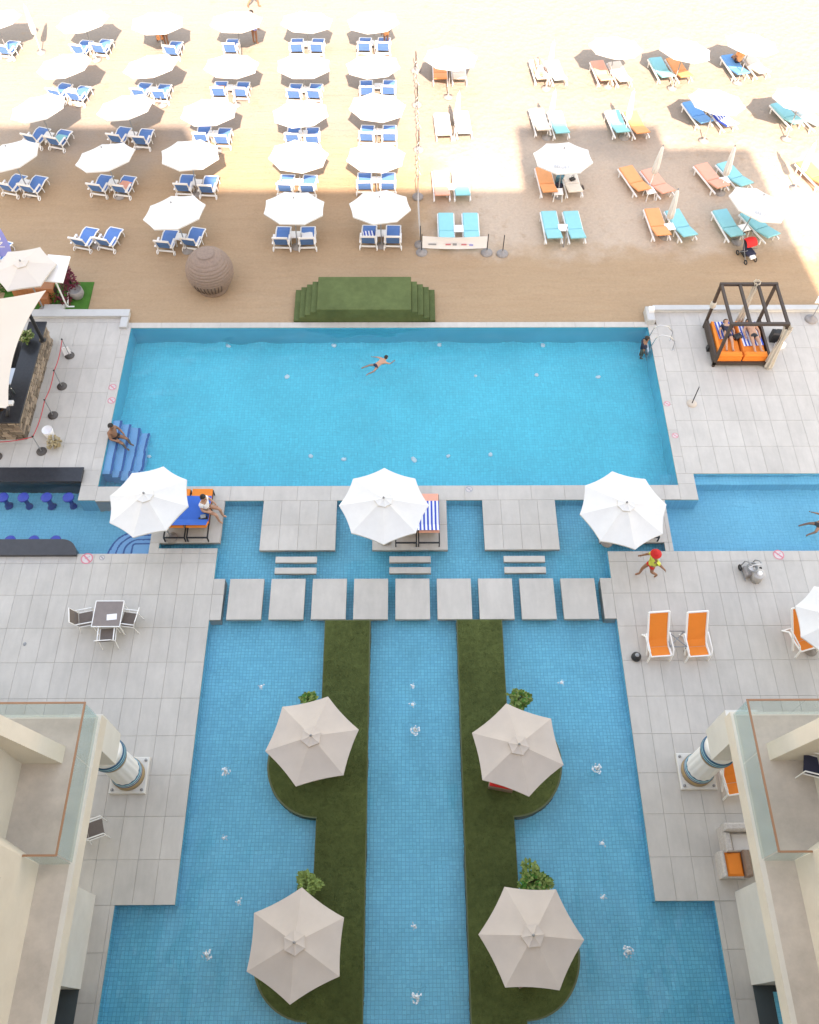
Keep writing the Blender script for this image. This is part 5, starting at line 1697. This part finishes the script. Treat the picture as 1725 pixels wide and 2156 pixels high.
# red cushioned seats glimpsed under the beige parasols, and the potted plants beside them
for px, py, lb in ((690, 1600, 'upper left'), (1058, 1635, 'upper right'), (640, 2035, 'lower left'), (1110, 2040, 'lower right')):
    p = P(px, py, .3)
    t = thing('island_seat', f'low red cushioned seat under the {lb} beige parasol', 'seat', (p.x, p.y, .013), random.uniform(-.4, .4), 'red seats under the beige parasols')
    MB().slab(-.36, .36, -.36, .36, 0, .28, .04).build('seat_base', wicker, t)
    MB().slab(-.34, .34, -.34, .34, .282, .40, .06).build('seat_cushion', redcl, t)
    MB().slab(-.36, .36, .24, .38, .284, .66, .05).build('backrest', wicker, t)
for px, py, sp_, ht, n, lb, sd in ((650, 1472, .17, .42, 200, 'low leafy plant behind the upper left beige parasol', 31), (1094, 1476, .26, .70, 360, 'bushy green plant behind the upper right beige parasol', 32),
                                   (650, 1864, .28, .70, 400, 'leafy plant in a white pot behind the lower left beige parasol', 33), (1122, 1857, .40, .70, 520, 'wide leafy plant behind the lower right beige parasol', 34)):
    p = P(px, py, .6)
    plant('potted_plant', lb, (p.x, p.y, .0), sp_, ht, n, leafm, .13, pot=terra, potr=.22, poth=.38, seed=sd, fl=turf_g if sd != 33 else None)['group'] = 'potted plants on the grass islands'

# pool ladder
ld = thing('pool_ladder', 'steel pool ladder with two bent handrails at the right pool edge', 'ladder', (9.91, 24.0, 0))
for y in (-.26, .26):
    MB().tube([(-.10, y, -.9), (-.10, y, .2), (-.02, y, .72), (.18, y, .86), (.50, y, .80), (.78, y, .45), (.80, y, 0)], .021, 8).build('handrail', steel, ld)
    MB().lathe([(.06, 0), (.06, .02), (.02, .03)], (.80, y, 0), 14).build('foot_plate', steel, ld)
for z in (-.25, -.5, -.75):
    MB().box(-.14, -.06, -.24, .24, z, z + .02).build('rung', steel, ld)

# ------------------------------------------------------------------ people
def skin_mesh(name, nodes, edges, m, sub=1, root=0):
    me = bpy.data.meshes.new(name)
    names = list(nodes)
    me.from_pydata([nodes[k][0] for k in names], [(names.index(a), names.index(b_)) for a, b_ in edges], [])
    o = bpy.data.objects.new(name, me); COL.objects.link(o)
    md = o.modifiers.new('skin', 'SKIN')
    for i, k in enumerate(names):
        r = nodes[k][1]
        me.skin_vertices[0].data[i].radius = (r, r) if not isinstance(r, tuple) else r
        me.skin_vertices[0].data[i].use_root = (i == root)
    md.use_smooth_shade = True
    sb_ = o.modifiers.new('sub', 'SUBSURF'); sb_.levels = sub; sb_.render_levels = sub
    bpy.context.view_layer.update()
    out = bpy.data.meshes.new_from_object(o.evaluated_get(bpy.context.evaluated_depsgraph_get()))
    bpy.data.objects.remove(o)
    b = MB()
    b.add([v.co[:] for v in out.vertices], [tuple(p.vertices) for p in out.polygons], True)
    return b


BODY_E = [('pelvis', 'belly'), ('belly', 'chest'), ('chest', 'neck'), ('neck', 'chin'), ('chin', 'head'), ('head', 'crown')]
for S_ in 'LR':
    BODY_E += [('chest', 'sh' + S_), ('sh' + S_, 'el' + S_), ('el' + S_, 'wr' + S_), ('wr' + S_, 'pa' + S_), ('pelvis', 'hip' + S_), ('hip' + S_, 'kn' + S_), ('kn' + S_, 'an' + S_), ('an' + S_, 'toe' + S_)]
RAD = dict(pelvis=.135, belly=.12, chest=.135, neck=.055, chin=.07, head=.098, crown=.075, sh=.068, el=.045, wr=.032, pa=.038, hip=.095, kn=.062, an=.042, toe=.036)


def person(label, loc, rz, J, sk=skin, hair=hairm, top=None, shorts=None, hat=None, long_hair=False, scale=1.0, swimtop=None, vest=None):
    """J: joint positions, +y is the way the body faces. One continuous skinned body; clothes and hair are parts"""
    J = {k: Vector(v) * scale for k, v in J.items()}
    up = (J['crown'] - J['chin']).normalized()
    face = (J['face'] - J['head']).normalized()
    nodes = {}
    for k, v in J.items():
        if k == 'face': continue
        b_ = k[:-1] if k[-1] in 'LR' else k
        nodes[k] = (v, RAD[b_] * scale)
    t = thing('person', label, 'person', loc, rz)
    bm = skin_mesh('body', nodes, BODY_E, sk)
    # nose, ears, fingers and thumbs belong to the same body mesh
    hd = J['head']; right = face.cross(up).normalized()
    bm.tube([hd + face * .085 * scale + up * .015 * scale, hd + face * .122 * scale - up * .025 * scale], [.012 * scale, .018 * scale], 6)
    for s in (-1, 1):
        bm.sphere(hd + right * s * .098 * scale - up * .005 * scale, .026 * scale, 8, 5, (.5, 1, 1))
    for S_ in 'LR':
        d = (J['pa' + S_] - J['wr' + S_]).normalized()
        sd = d.cross(face if abs(d.dot(face)) < .9 else up).normalized()
        nr = sd.cross(d)
        for q, L in enumerate((.062, .072, .068, .052)):
            o_ = J['pa' + S_] + sd * (.024 - .016 * q) * scale + d * .025 * scale
            bm.tube([o_, o_ + d * L * .55 * scale + nr * .004, o_ + d * L * scale + nr * .018 * scale], [.0095 * scale, .009 * scale, .007 * scale], 5)
        o_ = J['wr' + S_].lerp(J['pa' + S_], .5) + sd * .026 * scale
        bm.tube([o_, o_ + sd * .025 * scale + d * .02 * scale, o_ + sd * .03 * scale + d * .055 * scale], [.012 * scale, .011 * scale, .008 * scale], 5)
    bm.build('body', sk, t)
    eb = MB()
    for s in (-1, 1):
        MB().sphere(hd + face * .088 * scale + right * s * .034 * scale + up * .015 * scale, .012 * scale, 8, 5).build('eye', black, t)
    MB().tube([hd + face * .092 * scale - up * .058 * scale - right * .022 * scale, hd + face * .096 * scale - up * .060 * scale, hd + face * .092 * scale - up * .058 * scale + right * .022 * scale], .006 * scale, 5).build('mouth', print_r, t)
    if hair:
        hb = MB(); vs = []; n_, m_ = 14, 8
        R_ = .116 * scale
        c = hd + up * .028 * scale - face * .014 * scale
        for i in range(m_ + 1):
            th = i / m_ * rad(100)
            for k in range(n_):
                a = 2 * pi * k / n_
                drop = 1.0 if cos(a) < .2 else .62
                d = up * cos(th * drop) + (face * cos(a) + right * sin(a)) * sin(th * drop)
                vs.append(c + d * R_ * (1 + .03 * mn.noise(d * 6)))
        hb.add(vs, [(i * n_ + k, i * n_ + (k + 1) % n_, (i + 1) * n_ + (k + 1) % n_, (i + 1) * n_ + k) for i in range(m_) for k in range(n_)], True)
        if long_hair:
            hb.tube([c - face * .06 * scale, hd - face * .11 * scale - up * .08 * scale, hd - face * .10 * scale - up * .24 * scale], [.08 * scale, .075 * scale, .03 * scale], 8)
        hb.build('hair', hair, t)
    if hat:
        hb = MB(); c = hd + up * .04 * scale
        vs = []
        prof = [(.19, .0), (.19, .012), (.125, .02), (.122, .07), (.09, .115), (.001, .13)]
        for r_, z in prof:
            for k in range(20):
                a = 2 * pi * k / 20
                vs.append(c + (face * cos(a) + right * sin(a)) * r_ * scale + up * z * scale)
        hb.add(vs, [(i * 20 + k, i * 20 + (k + 1) % 20, (i + 1) * 20 + (k + 1) % 20, (i + 1) * 20 + k) for i in range(5) for k in range(20)], True)
        hb.build('hat', hat, t)
    def cover(name, ks, es, m, gro=.016, part=None):
        nd = {k: (nodes[k][0], nodes[k][1] + gro * scale) for k in ks}
        if part:
            for k, (a, b_, f_) in part.items():
                ra, rb_ = nodes[a][1], nodes[b_][1]
                nd[k] = (nodes[a][0].lerp(nodes[b_][0], f_), ra + (rb_ - ra) * f_ + gro * scale)
        skin_mesh(name, nd, es, m).build(name, m, t)
    if top:
        ks = ['belly', 'chest', 'shL', 'shR', 'pelvis']
        cover('shirt', ks, [('pelvis', 'belly'), ('belly', 'chest'), ('chest', 'shL'), ('chest', 'shR'), ('shL', 'uaL'), ('shR', 'uaR')], top, .02, {'uaL': ('shL', 'elL', .6), 'uaR': ('shR', 'elR', .6)})
    if shorts:
        cover('shorts', ['pelvis', 'hipL', 'hipR'], [('pelvis', 'wa'), ('pelvis', 'hipL'), ('pelvis', 'hipR'), ('hipL', 'thL'), ('hipR', 'thR')], shorts, .018,
              {'wa': ('pelvis', 'belly', .5), 'thL': ('hipL', 'knL', .45), 'thR': ('hipR', 'knR', .45)})
    return t


def sym(d):
    out = {}
    for k, v in d.items():
        if k.endswith('*'):
            out[k[:-1] + 'R'] = v; out[k[:-1] + 'L'] = (-v[0], v[1], v[2])
        else: out[k] = v
    return out


STAND = sym({'pelvis': (0, 0, .93), 'belly': (0, 0, 1.10), 'chest': (0, .01, 1.30), 'neck': (0, .02, 1.46), 'chin': (0, .05, 1.54), 'head': (0, .045, 1.61), 'crown': (0, .03, 1.68), 'face': (0, 1, 1.58),
             'sh*': (.18, 0, 1.38), 'el*': (.25, -.04, 1.10), 'wr*': (.25, .06, .86), 'pa*': (.25, .09, .79), 'hip*': (.09, 0, .86), 'kn*': (.10, .02, .47), 'an*': (.10, -.02, .08), 'toe*': (.11, .13, .035)})
WALK = dict(STAND); WALK.update({'elR': (.28, .16, 1.15), 'wrR': (.24, .36, 1.22), 'paR': (.22, .43, 1.26), 'elL': (-.28, -.20, 1.14), 'wrL': (-.30, -.34, .95), 'paL': (-.31, -.38, .88),
                                 'knR': (.10, .20, .50), 'anR': (.10, .22, .10), 'toeR': (.11, .37, .05), 'knL': (-.10, -.06, .48), 'anL': (-.10, -.34, .16), 'toeL': (-.11, -.25, .04)})
SIT = sym({'pelvis': (0, 0, .12), 'belly': (0, -.02, .30), 'chest': (0, -.03, .48), 'neck': (0, 0, .64), 'chin': (0, .05, .72), 'head': (0, .05, .79), 'crown': (0, .04, .86), 'face': (0, 1, .6),
           'sh*': (.18, -.03, .56), 'el*': (.27, .04, .32), 'wr*': (.20, .26, .26), 'pa*': (.16, .33, .25), 'hip*': (.10, .02, .11), 'kn*': (.13, .45, .12), 'an*': (.13, .50, -.30), 'toe*': (.14, .64, -.34)})
RECLINE = sym({'pelvis': (0, 0, .12), 'belly': (0, -.16, .22), 'chest': (0, -.32, .34), 'neck': (0, -.43, .45), 'chin': (0, -.45, .53), 'head': (0, -.47, .60), 'crown': (0, -.50, .66), 'face': (0, 1, .60),
               'sh*': (.18, -.36, .40), 'el*': (.30, -.50, .20), 'wr*': (.32, -.40, .03), 'pa*': (.33, -.35, .02), 'hip*': (.10, .04, .11), 'kn*': (.13, .44, .25), 'an*': (.14, .80, .02), 'toe*': (.15, .92, .06)})
LIE = sym({'pelvis': (0, 0, .12), 'belly': (0, -.18, .12), 'chest': (0, -.38, .13), 'neck': (0, -.55, .13), 'chin': (0, -.61, .16), 'head': (0, -.68, .14), 'crown': (0, -.75, .13), 'face': (0, -.68, 1),
           'sh*': (.18, -.46, .12), 'el*': (.30, -.22, .08), 'wr*': (.28, .03, .06), 'pa*': (.27, .10, .06), 'hip*': (.09, .06, .11), 'kn*': (.12, .46, .14), 'an*': (.13, .86, .06), 'toe*': (.15, .90, .17)})
SWIM = dict(LIE); SWIM.update({'pelvis': (0, -.02, -.06), 'belly': (0, .16, -.03), 'chest': (0, .36, .01), 'neck': (0, .52, .05), 'chin': (0, .60, .06), 'head': (0, .62, .13), 'crown': (0, .62, .20), 'face': (0, 2, .10),
                               'shR': (.18, .42, .02), 'elR': (.36, .58, -.06), 'wrR': (.34, .80, -.08), 'paR': (.33, .87, -.08), 'shL': (-.18, .42, .02), 'elL': (-.42, .34, -.05), 'wrL': (-.60, .20, -.10), 'paL': (-.66, .15, -.11),
                               'hipR': (.09, -.08, -.08), 'knR': (.22, -.42, -.10), 'anR': (.14, -.78, -.16), 'toeR': (.15, -.90, -.18), 'hipL': (-.09, -.08, -.08), 'knL': (-.28, -.36, -.12), 'anL': (-.40, -.70, -.20), 'toeL': (-.42, -.80, -.22)})

p = P(1360, 1213, 0)
person('person walking in a red hat, lime top and red shorts on the right deck', (p.x, p.y, .002), rad(100), WALK, skin_d, hairm, yellowcl, redcl, redcl, scale=.97)
p = P(795, 768, -.06)
person('swimmer with dark hair doing breaststroke in the main pool', (p.x, p.y, -.03), rad(-52), SWIM, skin, hairm, shorts=navy, scale=.72)
person('tanned person in black trunks reclining on the submerged pool stairs', (-10.80, 19.60, -.20), rad(-118), SIT, skin_d, hairm, shorts=black)
p = P(446, 1070, .5)
person('person in a white shirt sitting on the edge of the blue towelled daybed', (-6.90, 16.12, .41), rad(-112), SIT, skin, hairm, top=print_w, shorts=mat('brown_skirt', (.25, .16, .11), .8))
person('person standing in the water at the pool ladder', (9.62, 24.0, -1.16), rad(-90), STAND, skin_d, hairm, top=navy, scale=.95)
p = P(1726, 1103, -.06)
person('swimmer in a dark top cut by the right picture edge', (p.x, p.y, -.03), rad(-60), SWIM, skin_d, hairm, top=black, shorts=black, scale=.8)
person('person with dark hair lying on the striped towel of the right cabana bed', (13.78, 24.0, .49), rad(184), LIE, skin, hairm, shorts=black)
person('person in blue lying on the left cabana bed', (12.80, 24.05, .47), rad(176), LIE, skin, hairm, top=navy, shorts=navy, scale=.95)
p = on_sand(1137, 148, .5)
person('person dressed in white lying on a pale lounger in the back row', (p[0], p[1] + .1, ZS + .42), rad(4), LIE, skin, hairm, top=print_w, shorts=print_w)
p = on_sand(338, 82, .4)
person('person in an orange shirt sitting under the third back row parasol', (p[0], p[1], ZS + .35), rad(20), SIT, skin_d, hairm, top=tango, shorts=tango)
p = on_sand(347, 74, .6)
person('person in dark shorts standing under the third back row parasol', (p[0], p[1], ZS), rad(160), STAND, skin_d, hairm, top=salmon, shorts=navy, scale=.9)
p = on_sand(535, 68, .6)
person('person in purple standing right of the fourth back row parasol', (p[0], p[1], ZS), rad(-30), STAND, skin_d, hairm, top=navy, shorts=violet)
p = on_sand(797, 80, .5)
person('person in orange standing under the sixth back row parasol', (p[0] + .4, p[1], ZS), rad(30), STAND, skin_d, hairm, top=tango, shorts=tango, scale=.9)
p = on_sand(531, -16, .8)
person('small distant person walking on the bright sand at the picture top', (p[0], p[1], ZS), rad(-60), WALK, skin_d, hairm, top=tango, shorts=palecl)
p = on_sand(1555, 128, .5)
person('person in orange sitting under the right back row parasol', (p[0], p[1], ZS + .40), rad(10), SIT, skin_d, hairm, top=tango, shorts=navy)
p = P(8, 868, .9)
person('person in dark clothes standing behind the bar counter under the sail', (-14.95, 20.35, .012), rad(-100), STAND, skin_d, hairm, top=black, shorts=black)
